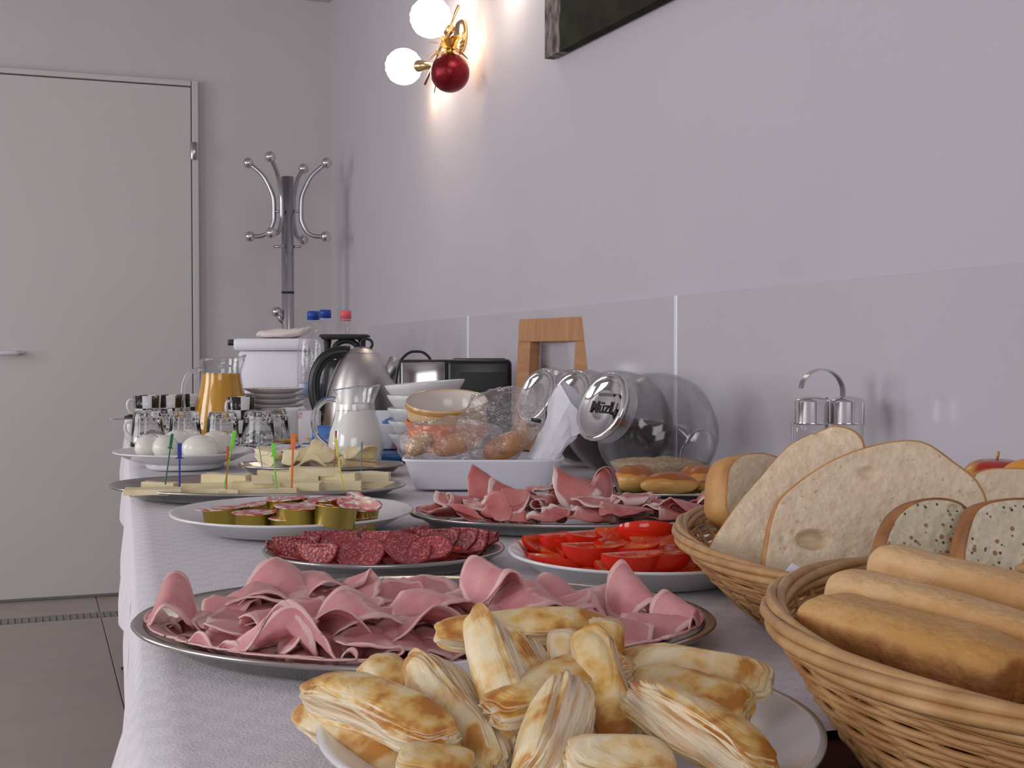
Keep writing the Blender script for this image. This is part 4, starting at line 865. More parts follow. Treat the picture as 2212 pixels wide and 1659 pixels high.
# -------------------------------------------------- tilted cookie jars
def jar(c, label, fill, txt, rz=0.0):
    r = 0.094; t = thing('cookie_jar', label, 'jar', c, -TH + rz, 'tilted glass jars with chrome lids')
    ax = Vector((-0.76, -0.52, 0.36)).normalized()
    z = ax; x = Vector((0, 0, 1)).cross(z).normalized(); y = z.cross(x); R = Matrix((x, y, z)).transposed().to_4x4(); R.translation = Vector((0, 0, r))
    def put(b, name, m, par=t, smooth=True): b.v = [tuple(R @ Vector(v)) for v in b.v]; return b.build(name, m, par, smooth=smooth)
    pf = sprof([(0.03, -r * 0.93), (r * 0.72, -r * 0.70), (r * 1.0, -r * 0.2), (r * 0.98, r * 0.2), (r * 0.82, r * 0.62), (r * 0.56, r * 0.86), (0.047, r * 0.98), (0.046, r * 1.02)], 2, 5)
    b = B(); lathe(b, [(1e-5, -r * 0.92)] + pf, 72); 
    inn = [(max(q[0] - 0.003, 1e-5), q[1]) for q in pf[::-1]] + [(1e-5, -r * 0.88)]; lathe(b, [pf[-1]] + inn, 72); put(b, 'glass_wall', 'thinglass')
    b = B(); lathe(b, [(0.034, -r * 0.935), (0.038, -r * 0.92), (0.034, -r * 0.90)], 48); put(b, 'base_ring', 'glass')
    b = B(); z0 = r * 0.98
    lathe(b, [(0.0475, z0), (0.0495, z0 + 0.002), (0.0495, z0 + 0.020), (0.0535, z0 + 0.024), (0.0545, z0 + 0.028), (0.051, z0 + 0.032), (0.044, z0 + 0.030), (0.040, z0 + 0.0255), (0.02, z0 + 0.0275), (1e-5, z0 + 0.028)], 64); l = put(b, 'lid', 'chrome')
    b = B(); lathe(b, [(0.0500, z0 + 0.003), (0.0506, z0 + 0.011), (0.0500, z0 + 0.019)], 64); put(b, 'lid_band', 'satin', l)
    # contents: what lies below a level plane inside the round body
    b = B(); rr = r * 0.93; lv = (-0.045 if fill == 'grain' else 0.0); n = 40; loops = []
    for i in range(9):
        zz = -rr * 0.985 + (lv + rr * 0.985) * i / 8; q = math.sqrt(max(rr * rr - zz * zz, 1e-8)); loops.append([(q * math.cos(2 * PI * k / n), q * math.sin(2 * PI * k / n), r + zz + (0.003 * nz((k, i, 0), 0.8) if i == 8 else 0)) for k in range(n)])
    top = loops[-1]
    for f in (0.7, 0.4, 0.1): loops.append([(p[0] * f, p[1] * f, r + lv + 0.006 * nz((p[0] * f, p[1] * f, 0), 90) + 0.008 * (1 - f)) for p in top])
    b2 = B(); loopmesh(b2, loops); b2.build('contents', 'grain' if fill == 'grain' else 'darkcereal', t)
    if fill == 'grain':
        pass
    if txt:
        for s, size, off, m in ((txt, 0.026, -0.010, 'text'), (txt.upper() and 'KERTESZ', 0.0, 0.014, 'greytext')):
            if size == 0: continue
            cu = bpy.data.curves.new('label_text', 'FONT'); cu.body = s; cu.size = size; cu.align_x = 'CENTER'; cu.extrude = 0.0002; cu.offset = 0.0004
            to = bpy.data.objects.new('tmp', cu); C.objects.link(to); bpy.context.view_layer.update()
            me = bpy.data.meshes.new_from_object(to.evaluated_get(bpy.context.evaluated_depsgraph_get())); bpy.data.objects.remove(to)
            me.materials.clear(); me.materials.append(M[m]); o = bpy.data.objects.new('label_text', me); C.objects.link(o); o.parent = l
            Q = R @ Matrix.Translation((0, 0, z0 + 0.0285)) @ Matrix.Rotation(0.0, 4, 'Z'); o.matrix_basis = Q @ Matrix.Translation((0.002, off, 0))
        b = B()
        for i in range(7): rbox(b, 0.004, 0.0045, 0.0004, 0, c=(-0.014 + i * 0.0052, 0.019, z0 + 0.0284))
        put(b, 'label_print', 'greytext', l, False)
    return t
jar(XZ(0.226, 1.89, CT), 'nearest tilted glass jar with chrome lid labelled Müzli', 'grain', 'Müzli', 0)
jar(XZ(0.188, 2.14, CT), 'middle tilted glass jar with dark contents', 'dark', '', 0)
jar(XZ(0.137, 2.38, CT), 'farthest tilted glass jar with chrome lid, below the wooden frame', 'dark', '', 0)
# -------------------------------------------------- wooden frame
P0 = atZ(1272, 900, 2.56); P0.z = T + CT; P1 = atZ(1118, 900, 2.80); P1.z = T + CT
fw_ = (P0 - P1).length; u = (P0 - P1).normalized(); H_ = atZ(1275, 684, 2.60).z - P0.z
ft = thing('wooden_frame', 'empty oak picture frame leaning against the splash panel', 'frame', P1, 0); ft.matrix_basis = Matrix.Translation(P1) @ Matrix((u, Vector((-u.y, u.x, 0)), Vector((0, 0, 1)))).transposed().to_4x4() @ Matrix.Rotation(-0.06, 4, 'X')
d_ = 0.028; bw = 0.052
for nm, c, s, m in (('frame_bar', (fw_ / 2, 0, H_ - bw / 2), (fw_, d_, bw), 'woodh'), ('frame_bar', (fw_ / 2, 0, bw / 2), (fw_, d_, bw), 'woodh'), ('frame_bar', (bw / 2, 0, H_ / 2), (bw, d_, H_ - 2 * bw), 'wood'), ('frame_bar', (fw_ - bw / 2, 0, H_ / 2), (bw, d_, H_ - 2 * bw), 'wood')):
    b = B(); rbox(b, *s, 0.0015, c=c, seg=1); b.build(nm, m, ft, smooth=False)
b = B(); rbox(b, fw_ - 2 * bw, 0.002, H_ - 2 * bw, 0, c=(fw_ / 2, 0.006, H_ / 2)); b.build('frame_glass', 'thinglass', ft, smooth=False)
# -------------------------------------------------- baking tray with buns
tp = XZ(0.228, 1.70, CT)
bt2 = thing('baking_tray', 'deep black baking tray with bright rim under the golden buns', 'tray', tp, -TH)
hT = 0.026
b = B(); mk = lambda hx, hy, z: [(x, y, z) for x, y in rrect(hx, hy, 48, 0.25)]
loopmesh(b, [mk(0.080, 0.044, 0), mk(0.088, 0.052, hT - 0.001), mk(0.085, 0.049, hT - 0.001), mk(0.079, 0.043, hT - 0.010)]); b.build('tray_body', 'black', bt2)
b = B(); pts = [(x, y, hT) for x, y in rrect(0.088, 0.052, 64, 0.25)]; tube(b, pts, 0.0022, 6, closed=True); b.build('tray_rim', 'chrome', bt2)
zt2 = T + CT + hT
def tz(px, py, Z): return atZ(px, py, Z)
G = 'golden rolls in the black tray'
capsule('crescent_roll', 'bun', 'golden crescent roll in front on the black tray', 'roll', tz(1383, 1049, 1.66), tz(1508, 1047, 1.655), 0.040, 0.031, 5, 0.003, 1.0, 0.9, group=G)
def bun(px, py, Z, rx, rz_, lab, seed):
    b = B(); ball(b, rx, seg=32, rings=18, s=(1, 0.9, rz_ / rx), disp=lambda d: 1 + 0.04 * nz(d, 2, seed) - (0.10 * math.exp(-((d.x * 6) ** 2)) * (d.z > 0.3))); o = b.build('bun', 'bun', loc=tz(px, py, Z), rot=(0, 0, seed)); tag(o, lab, 'bun', G)
bun(1372, 1035, 1.72, 0.032, 0.021, 'golden bun at the left end of the black tray', 0.4)
bun(1512, 1036, 1.72, 0.034, 0.022, 'dark topped bun at the back right of the black tray', 1.9)
capsule('crescent_roll', 'bun', 'golden roll at the right end of the black tray', 'roll', tz(1508, 1053, 1.67), tz(1582, 1048, 1.67), 0.036, 0.026, 9, 0.002, 0.9, 0.9, group=G)
# -------------------------------------------------- salt and pepper set
SZ = 1.60; sc_ = XZ((1792 - 1106) / F * SZ, SZ, CT)
st = thing('cruet_set', 'chrome topped salt and pepper cruet with curved strap handle', 'cruet', sc_, -TH)
zc0 = atZ(1792, 916, SZ).z - sc_.z; zc1 = atZ(1792, 866, SZ).z - sc_.z
for s, yy in ((-1, 0.0), (1, -0.004)):
    b = B(); capf(b, [(0.0195, 0.006), (0.0205, 0.02), (0.0205, zc0)], 36, c=(s * 0.0228, yy, 0)); sh = b.build('shaker_glass', 'thinglass', st)
    b = B(); capf(b, [(0.0222, zc0), (0.0226, zc0 + 0.002), (0.022, zc0 + 0.003), (0.022, zc1 - 0.001), (0.0205, zc1 + 0.002), (0.010, zc1 + 0.006)], 40, c=(s * 0.0228, yy, 0)); b.build('shaker_cap', 'chrome', sh)
    b = B(); capf(b, [(0.018, 0.008), (0.018, 0.035)], 28, c=(s * 0.0228, yy, 0)); b.build('seasoning', 'napkin' if s < 0 else 'darkcereal', sh)
b = B(); rbox(b, 0.095, 0.048, 0.005, 0.002, c=(0, 0, 0.003)); b.build('base_plate', 'chrome', st)
hp = [(0.0, 0.003)] ; P = []
for i in range(29):
    a = -0.05 + (PI * 0.95) * i / 28; P.append(Vector((-0.004 + 0.032 * math.cos(a), 0.012, zc1 + 0.010 + 0.031 * math.sin(a))))
P = [Vector((0.028, 0.012, zc1 - 0.012))] + P
b = B(); vs = []; fs = []
for i, p in enumerate(P):
    t_ = (P[min(i + 1, len(P) - 1)] - P[max(i - 1, 0)]).normalized(); n_ = Vector((t_.z, 0, -t_.x)); wd = 0.0055 * (0.75 if i == len(P) - 1 else 1)
    for (q, s) in ((0.0009, -1), (0.0009, 1), (-0.0009, 1), (-0.0009, -1)): vs.append(p + n_ * q + Vector((0.0, s * wd, 0)) + n_ * 0.0)
for i in range(len(P) - 1):
    for k in range(4): k2 = (k + 1) % 4; fs.append((i * 4 + k, i * 4 + k2, (i + 1) * 4 + k2, (i + 1) * 4 + k))
fs.append((0, 1, 2, 3)); fs.append(tuple((len(P) - 1) * 4 + k for k in (3, 2, 1, 0)))
b.add(vs, fs); hd = sharp(b.build('strap_handle', 'satin', st)); hd.rotation_euler = (0, 0, 0.3); 
b = B(); tube(b, [(-0.0, 0.012, 0.005), (0.0, 0.012, zc1 + 0.004)], 0.0022, 8); tube(b, [(-0.048, 0.0, 0.005), (-0.048, 0.0, zc0 + 0.001), (-0.040, 0.0, zc0 + 0.001)], 0.0012, 6); b.build('stand_rod', 'satin', st)
# -------------------------------------------------- fruit bowl behind the bread
fz = 1.30; fb = XZ(0.535, 1.33, CT)
b = B(); lathe(b, [(1e-5, 0), (0.035, 0), (0.05, 0.012), (0.075, 0.045), (0.078, 0.046), (0.076, 0.048), (0.05, 0.018), (1e-5, 0.006)], 56); o = b.build('fruit_bowl', 'white', loc=fb); tag(o, 'white fruit bowl hidden behind the bread baskets', 'bowl')
def apple(p, r, lab):
    t = thing('apple', lab, 'apple', p); b = B(); ball(b, r, seg=36, rings=24, s=(1, 1, 0.92), disp=lambda d: 1 - 0.22 * math.exp(-((1 - d.z) * 9)) - 0.12 * math.exp(-((1 + d.z) * 9))); b.build('skin', 'apple', t, rot=(0, 0, 1.3))
    b = B(); tube(b, [(0, 0, r * 0.7), (0.003, 0, r * 0.98)], 0.0015, 6); b.build('stem', 'rolldark', t)
apple(atZ(2152, 1052, fz), 0.0385, 'red and yellow apple behind the seeded bread at the right edge')
b = B(); ball(b, 0.035, seg=32, rings=20); o = b.build('orange', 'orangefruit', loc=atZ(2225, 1066, fz - 0.08)); tag(o, 'orange beside the apple at the right edge', 'orange')
# ================================================================== BASKETS
def basket(name, label, c, a0, b0, a1, b1, h, rz, rows, seed, tilt=(0, 0)):
    t = thing(name, label, 'basket', c, rot=(tilt[0], tilt[1], rz), group='woven wicker bread baskets'); N = 38
    def prof(u): s = u ** 0.8; return a0 + (a1 - a0) * s, b0 + (b1 - b0) * s
    n = 230
    for r in range(rows):
        u = (r + 0.5) / rows; A, Bb = prof(u); z = 0.004 + (h - 0.008) * u; pts = []
        for i in range(n):
            q = 2 * PI * i / n; w_ = 0.0016 * math.cos(q * N / 2 + PI * (r % 2)); wz = 0.0009 * math.sin(q * 5 + seed + r)
            pts.append(((A + w_) * math.cos(q), (Bb + w_) * math.sin(q), z + wz))
        b = B(); tube(b, pts, 0.0001 + 0.5 * (h - 0.008) / rows * 1.08, 6, closed=True, flat=1.0); o = b.build('weave_strand', 'wicker', t)
    first = None
    for i in range(N):
        q = 2 * PI * (i + 0.5) / N; pts = []
        for k in range(7): u = k / 6; A, Bb = prof(u); pts.append(((A - 0.0) * math.cos(q), Bb * math.sin(q), 0.001 + (h - 0.002) * u))
        b = B(); tube(b, pts, 0.0021, 5); b.build('stake', 'wickerd', t)
    for s in range(5):                                           # rolled border of strands
        pts = []; off = 2 * PI * s / 5
        for i in range(n):
            q = 2 * PI * i / n; tw = q * 2 + off; rr = 0.0048
            pts.append(((a1 + 0.0015 + rr * math.cos(tw) * 0.9) * math.cos(q), (b1 + 0.0015 + rr * math.cos(tw) * 0.9) * math.sin(q), h + 0.002 + rr * math.sin(tw)))
        b = B(); tube(b, pts, 0.0031, 7, closed=True); b.build('rim_strand', 'wickerd', t)
    for s in range(2):
        A, Bb = prof(0.0); pts = [((A + 0.002) * math.cos(2 * PI * i / 120), (Bb + 0.002) * math.sin(2 * PI * i / 120), 0.003 + 0.004 * s) for i in range(120)]
        b = B(); tube(b, pts, 0.0032, 6, closed=True); b.build('foot_strand', 'wicker', t)
    b = B(); capf(b, [(a0, 0.002), (a0, 0.005)], 60, sy=b0 / a0); b.build('basket_floor', 'wicker', t)
    return t
BK1 = XZ(0.272, 1.03, CT); BK2 = XZ(0.268, 0.600, 0.002)
basket('bread_basket', 'wicker basket with large white bread slices, behind the nearest one', BK1, 0.165, 0.075, 0.240, 0.125, 0.056, -TH + PI / 2, 17, 1.0)
basket('bread_basket', 'nearest wicker basket full of long toasted rolls at the right edge', BK2, 0.130, 0.080, 0.188, 0.132, 0.080, -TH + PI / 2, 24, 2.0)
# ================================================================== BREAD SLICES
def slice_(name, pix, Z, tiltx, yaw, thick, label, crumb='crumb', crust='crust', holes=(), seed=0, cr=0.0011):
    cx = sum(p[0] for p in pix) / len(pix); cy = sum(p[1] for p in pix) / len(pix); P0 = atZ(cx, cy, Z)
    n = Vector((math.sin(-TH * -1 + yaw), math.cos(TH + yaw), 0)); n = (Matrix.Rotation(0, 3, 'Z') @ n)
    rt = Vector((n.y, -n.x, 0)); up = Vector((0, 0, 1)); n2 = (n * math.cos(tiltx) - up * math.sin(tiltx)).normalized(); up2 = rt.cross(n2)
    Q = []
    m = len(pix)
    for i in range(m):                                  # Catmull-Rom round the outline
        p0, p1, p2, p3 = (Vector(pix[(i + k - 1) % m]) for k in range(4))
        for k in range(11):
            t = k / 11; q = 0.5 * ((2 * p1) + (-p0 + p2) * t + (2 * p0 - 5 * p1 + 4 * p2 - p3) * t * t + (-p0 + 3 * p1 - 3 * p2 + p3) * t ** 3); Q.append(q)
    L2 = []
    for q in Q:
        w_ = onplane(q.x, q.y, P0, n2) - P0; L2.append((w_.dot(rt), w_.dot(up2)))
    mx = sum(p[0] for p in L2) / len(L2); my = sum(p[1] for p in L2) / len(L2); R_ = sum(math.hypot(p[0] - mx, p[1] - my) for p in L2) / len(L2)
    H = []
    for (hx, hy, hr, hd) in holes: w_ = onplane(hx, hy, P0, n2) - P0; H.append((w_.dot(rt), w_.dot(up2), hr, hd))
    fs_ = [1.0, 1 - cr / R_ * 1.0, 1 - cr / R_ * 1.8] + [0.97 - cr / R_ - 0.945 * i / 44 for i in range(44)]
    N = len(L2); front = []
    for j, f in enumerate(fs_):
        row = []
        for (x, y) in L2:
            X, Y = mx + (x - mx) * f, my + (y - my) * f; d = 0.0007 * nz((X, Y, 0), 160, seed) + (0.0012 if j == 0 else 0.0003 if j == 1 else 0)
            for (hx, hy, hr, hd) in H: 
                r2 = (((X - hx) / hr) ** 2 + ((Y - hy) / (hr * 0.62)) ** 2); d += hd * math.exp(-r2 ** 4)
            row.append((X, Y, d))
        front.append(row)
    b = B(); vs = [p for r in front for p in r]; fc = []
    for j in range(len(fs_) - 1):
        for k in range(N): k2 = (k + 1) % N; fc.append((j * N + k, j * N + k2, (j + 1) * N + k2, (j + 1) * N + k))
    fc.append(tuple((len(fs_) - 1) * N + k for k in range(N)))
    b.add(vs, fc[2 * N:] , 0); nb = len(b.v); b.f = b.f; 
    b.f += fc[:2 * N]; b.m += [1] * (2 * N)
    back = [(x, y, thick) for x, y in L2]; mid_ = [(mx + (x - mx) * 1.006, my + (y - my) * 1.006, thick / 2) for x, y in L2]
    o0 = len(b.v); b.v += mid_ + back + [(mx + (x - mx) * 0.93, my + (y - my) * 0.93, thick) for x, y in L2]; b.uv += [(0, 0)] * (3 * N)
    for k in range(N):
        k2 = (k + 1) % N; b.f.append((k, k2, o0 + k2, o0 + k)); b.f.append((o0 + k, o0 + k2, o0 + N + k2, o0 + N + k)); b.f.append((o0 + N + k, o0 + N + k2, o0 + 2 * N + k2, o0 + 2 * N + k)); b.m += [1, 1, 1]
    b.f.append(tuple(o0 + 2 * N + k for k in range(N))); b.m.append(0)
    mw = Matrix((rt, up2, n2)).transposed().to_4x4(); mw.translation = P0
    o = b.build(name, [crumb, crust], mw=mw); return tag(o, label, 'bread slice')
slice_('bread_slice', [(1520, 1205), (1580, 1105), (1650, 1020), (1700, 965), (1745, 938), (1800, 918), (1845, 928), (1868, 958), (1862, 1010), (1830, 1080), (1770, 1160), (1700, 1230), (1640, 1255), (1560, 1235)], 1.02, 0.45, 0.30, 0.014, 'white bread slice leaning back at the left of the far basket', holes=((1770, 928, 0.008, 0.003),), seed=1)
slice_('bread_slice', [(1648, 1240), (1655, 1170), (1668, 1110), (1690, 1070), (1760, 1015), (1840, 975), (1930, 952), (2000, 955), (2060, 995), (2110, 1035), (2135, 1090), (2130, 1180), (2080, 1260), (1950, 1300), (1780, 1300), (1670, 1280)], 0.93, 0.30, 0.05, 0.014, 'largest white bread slice with a deep hole, in the middle of the far basket', holes=((1757, 1166, 0.0115, 0.011), (1878, 1022, 0.0075, 0.0035), (1738, 1172, 0.004, 0.003), (1690, 1165, 0.0018, 0.002), (1698, 1185, 0.0018, 0.002), (1712, 1150, 0.0018, 0.002)), seed=2)
slice_('bread_slice', [(1572, 1110), (1568, 1060), (1574, 1015), (1592, 988), (1625, 978), (1670, 982), (1715, 1010), (1720, 1070), (1690, 1130), (1620, 1150)], 1.13, 0.2, -0.55, 0.03, 'thick crusty bread slice behind the leaning white slice', seed=6)
slice_('bread_slice', [(2095, 1100), (2100, 1035), (2120, 1015), (2180, 1010), (2260, 1016), (2320, 1050), (2340, 1150), (2250, 1200), (2120, 1190)], 1.02, 0.25, 0.0, 0.014, 'white bread slice behind the seeded bread at the right edge', seed=3)
slice_('bread_slice', [(1908, 1260), (1905, 1210), (1915, 1160), (1940, 1110), (1985, 1080), (2040, 1075), (2085, 1090), (2104, 1125), (2100, 1200), (2085, 1290), (1990, 1320), (1930, 1310)], 0.80, 0.22, -0.22, 0.016, 'seeded bread slice with dark crust, left of the two', 'crumbseed', 'crustdark', holes=((2060, 1098, 0.004, 0.002),), seed=4)
slice_('bread_slice', [(2085, 1290), (2080, 1210), (2092, 1140), (2115, 1095), (2160, 1078), (2230, 1076), (2290, 1095), (2315, 1160), (2310, 1290), (2250, 1360), (2120, 1350)], 0.77, 0.22, -0.2, 0.016, 'seeded bread slice with dark crust, cut off by the right edge', 'crumbseed', 'crustdark', seed=5)
# napkin tip between slice and basket
NP = atZ(1722, 1245, 0.86)
b = B(); q = [onplane(x, y, NP, Vector((SN, CS, -0.5)).normalized()) - NP for x, y in ((1683, 1250), (1712, 1217), (1722, 1222), (1775, 1262), (1760, 1285), (1700, 1275))]
dn = Vector((SN, CS, 0)) * 0.0012; b.add(q + [v + dn for v in q], [(0, 1, 2, 3, 4, 5), (11, 10, 9, 8, 7, 6)] + [(i, (i + 1) % 6, (i + 1) % 6 + 6, i + 6) for i in range(6)]); o = b.build('paper_napkin', 'napkin', loc=NP, smooth=False); tag(o, 'white napkin corner sticking up in the far bread basket', 'napkin')
# ================================================================== LONG ROLLS in the near basket
G = 'long toasted rolls in the nearest basket'
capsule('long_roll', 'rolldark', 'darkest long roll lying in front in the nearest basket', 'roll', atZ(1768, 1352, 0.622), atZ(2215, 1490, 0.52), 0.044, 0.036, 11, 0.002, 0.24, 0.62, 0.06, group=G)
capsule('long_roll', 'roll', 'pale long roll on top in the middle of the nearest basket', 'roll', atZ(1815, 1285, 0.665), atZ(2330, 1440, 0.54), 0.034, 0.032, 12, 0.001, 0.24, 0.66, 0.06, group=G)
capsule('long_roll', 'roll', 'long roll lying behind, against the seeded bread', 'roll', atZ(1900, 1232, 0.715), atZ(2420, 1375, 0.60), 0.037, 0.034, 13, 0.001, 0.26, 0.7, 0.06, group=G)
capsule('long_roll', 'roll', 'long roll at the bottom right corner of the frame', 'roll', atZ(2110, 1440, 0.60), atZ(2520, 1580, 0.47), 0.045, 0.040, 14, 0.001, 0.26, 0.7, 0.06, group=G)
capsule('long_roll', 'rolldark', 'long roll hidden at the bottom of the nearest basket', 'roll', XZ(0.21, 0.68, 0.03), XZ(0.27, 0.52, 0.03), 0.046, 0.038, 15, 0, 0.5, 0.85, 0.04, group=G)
# ================================================================== SLICED MEAT
def sheet(kind, Lx, Wy, seed, nu=26, nv=16, thick=0.0013):
    rnd = random.Random(seed); prof = []; x = z = 0.0; n = 60; ph = rnd.uniform(0, 6); hs = rnd.uniform(0.85, 1.15)
    for i in range(n + 1):
        s = -1 + 2 * i / n
        if kind == 'tent': a = -0.72 * hs * math.tanh(s * 3.0) 
        elif kind == 'peak': a = -1.25 * math.tanh(s * 4)
        elif kind == 'roll': a = 0.25 * math.sin(2 * s + ph) + (7.5 * max(0, s - 0.1) ** 1.3 if s > 0.1 else 0)
        elif kind == 'fold': a = 0.1 + (PI * 0.96) / (1 + math.exp(-s * 16))
        elif kind == 'double': a = 0.75 * math.sin(s * 6.5 + ph * 0.3)
        else: a = 0.32 * math.sin(3.3 * s + ph)
        prof.append((x, z, a)); x += math.cos(a) * Lx / n; z += math.sin(a) * Lx / n
    mxx = sum(p[0] for p in prof) / len(prof); zm = min(p[1] for p in prof)
    cone = rnd.uniform(-0.45, 0.45); vs = []; uv = []
    for j in range(nv + 1):
        for i in range(nu + 1):
            s0 = -1 + 2 * i / nu; t0_ = -1 + 2 * j / nv
            s = s0 * math.sqrt(max(0, 1 - 0.47 * t0_ * t0_)); t = t0_ * math.sqrt(max(0, 1 - 0.47 * s0 * s0)); r = max(abs(s0), abs(t0_))
            s = s * (1 + 0.10 * r * nz((s0, t0_, 0), 2.2, seed)); t = t * (1 + 0.10 * r * nz((s0, t0_, 2), 2.2, seed))
            f = (s + 1) / 2 * n; f = min(max(f, 0), n - 1e-4); i0 = int(f); g = f - i0
            px_ = prof[i0][0] * (1 - g) + prof[i0 + 1][0] * g; pz_ = prof[i0][1] * (1 - g) + prof[i0 + 1][1] * g
            cs_ = 1 + cone * t
            zz = (pz_ - zm) * cs_ + 0.022 * Wy * nz((s * 3, t * 3, 1), 1.5, seed) + 0.09 * Wy * r * r * nz((s * 1.2, t * 1.2, 5), 1.2, seed) + 0.0006 * r * r * math.sin(7 * math.atan2(t, s) + ph)
            vs.append(((px_ - mxx) * (0.8 + 0.2 * cs_), t * Wy / 2 + 0.004 * nz((s, t, 9), 2, seed), zz)); uv.append((max(r, 0.001), (s + 1) / 2))
    fs = [(j * (nu + 1) + i, j * (nu + 1) + i + 1, (j + 1) * (nu + 1) + i + 1, (j + 1) * (nu + 1) + i) for j in range(nv) for i in range(nu)]
    b = B(); b.add(vs, fs, 0, uv); return b
def meat(name, mt, kind, P, Lx, Wy, yaw, tl, seed, label, cat, group, thick=0.0013, zmin=None):
    b = sheet(kind, Lx, Wy, seed); R = Euler((tl[0], tl[1], yaw - TH)).to_matrix()
    if zmin is not None:
        lo = min((R @ Vector(v)).z for v in b.v); P = Vector(P); P.z = max(zmin - lo, min(P.z, P.z))
    fit(name, b, P, (tl[0], tl[1], yaw - TH)); o = b.build(name, mt, loc=P, rot=(tl[0], tl[1], yaw - TH))
    md = o.modifiers.new('thickness', 'SOLIDIFY'); md.thickness = thick; md.offset = 0
    tag(o, label, cat, group); return o
D = math.radians
def confine(b, mw, cen, rx, ry, rot, rimh, lift=0.0035):
    inv = (Matrix.Translation(cen) @ Matrix.Rotation(rot, 4, 'Z')).inverted(); fw = inv.inverted(); mi = mw.inverted(); out = []
    for v in b.v:
        p = inv @ (mw @ Vector(v)); r = math.hypot(p.x / rx, p.y / ry)
        if r > 0.95:
            k = (0.95 + 0.02 * math.tanh((r - 0.95) * 4)) / r; p.z += (r - 0.95) * 0.05; p.x *= k; p.y *= k; r = 0.95
        fl_ = lift if r < 0.8 else lift + (rimh + 0.001) * min(1, (r - 0.8) / 0.13)
        if p.z < fl_: p.z = fl_ + 0.0015 * math.tanh((p.z - fl_) * 80)
        out.append(tuple(mi @ (fw @ p)))
    b.v = out
CONF = {'ham_slice': (HAM, 0.219, 0.160, -TH - 0.04, 0.017), 'cured_ham_slice': (PRO, 0.198, 0.118, -TH - 0.06, 0.016), 'salami_slice': (SAL, 0.124, 0.112, -TH + 0.12, 0.016), 'sausage_slice': (SAL, 0.124, 0.112, -TH + 0.12, 0.016), 'cheese_slice': (CH2, 0.15, 0.095, -TH, 0.016)}
def fit(name, b, loc, rot):
    if name in CONF: confine(b, Matrix.Translation(loc) @ Euler(rot).to_matrix().to_4x4(), *CONF[name])
GH = 'cooked ham slices on the large platter'
rnd = random.Random(11)
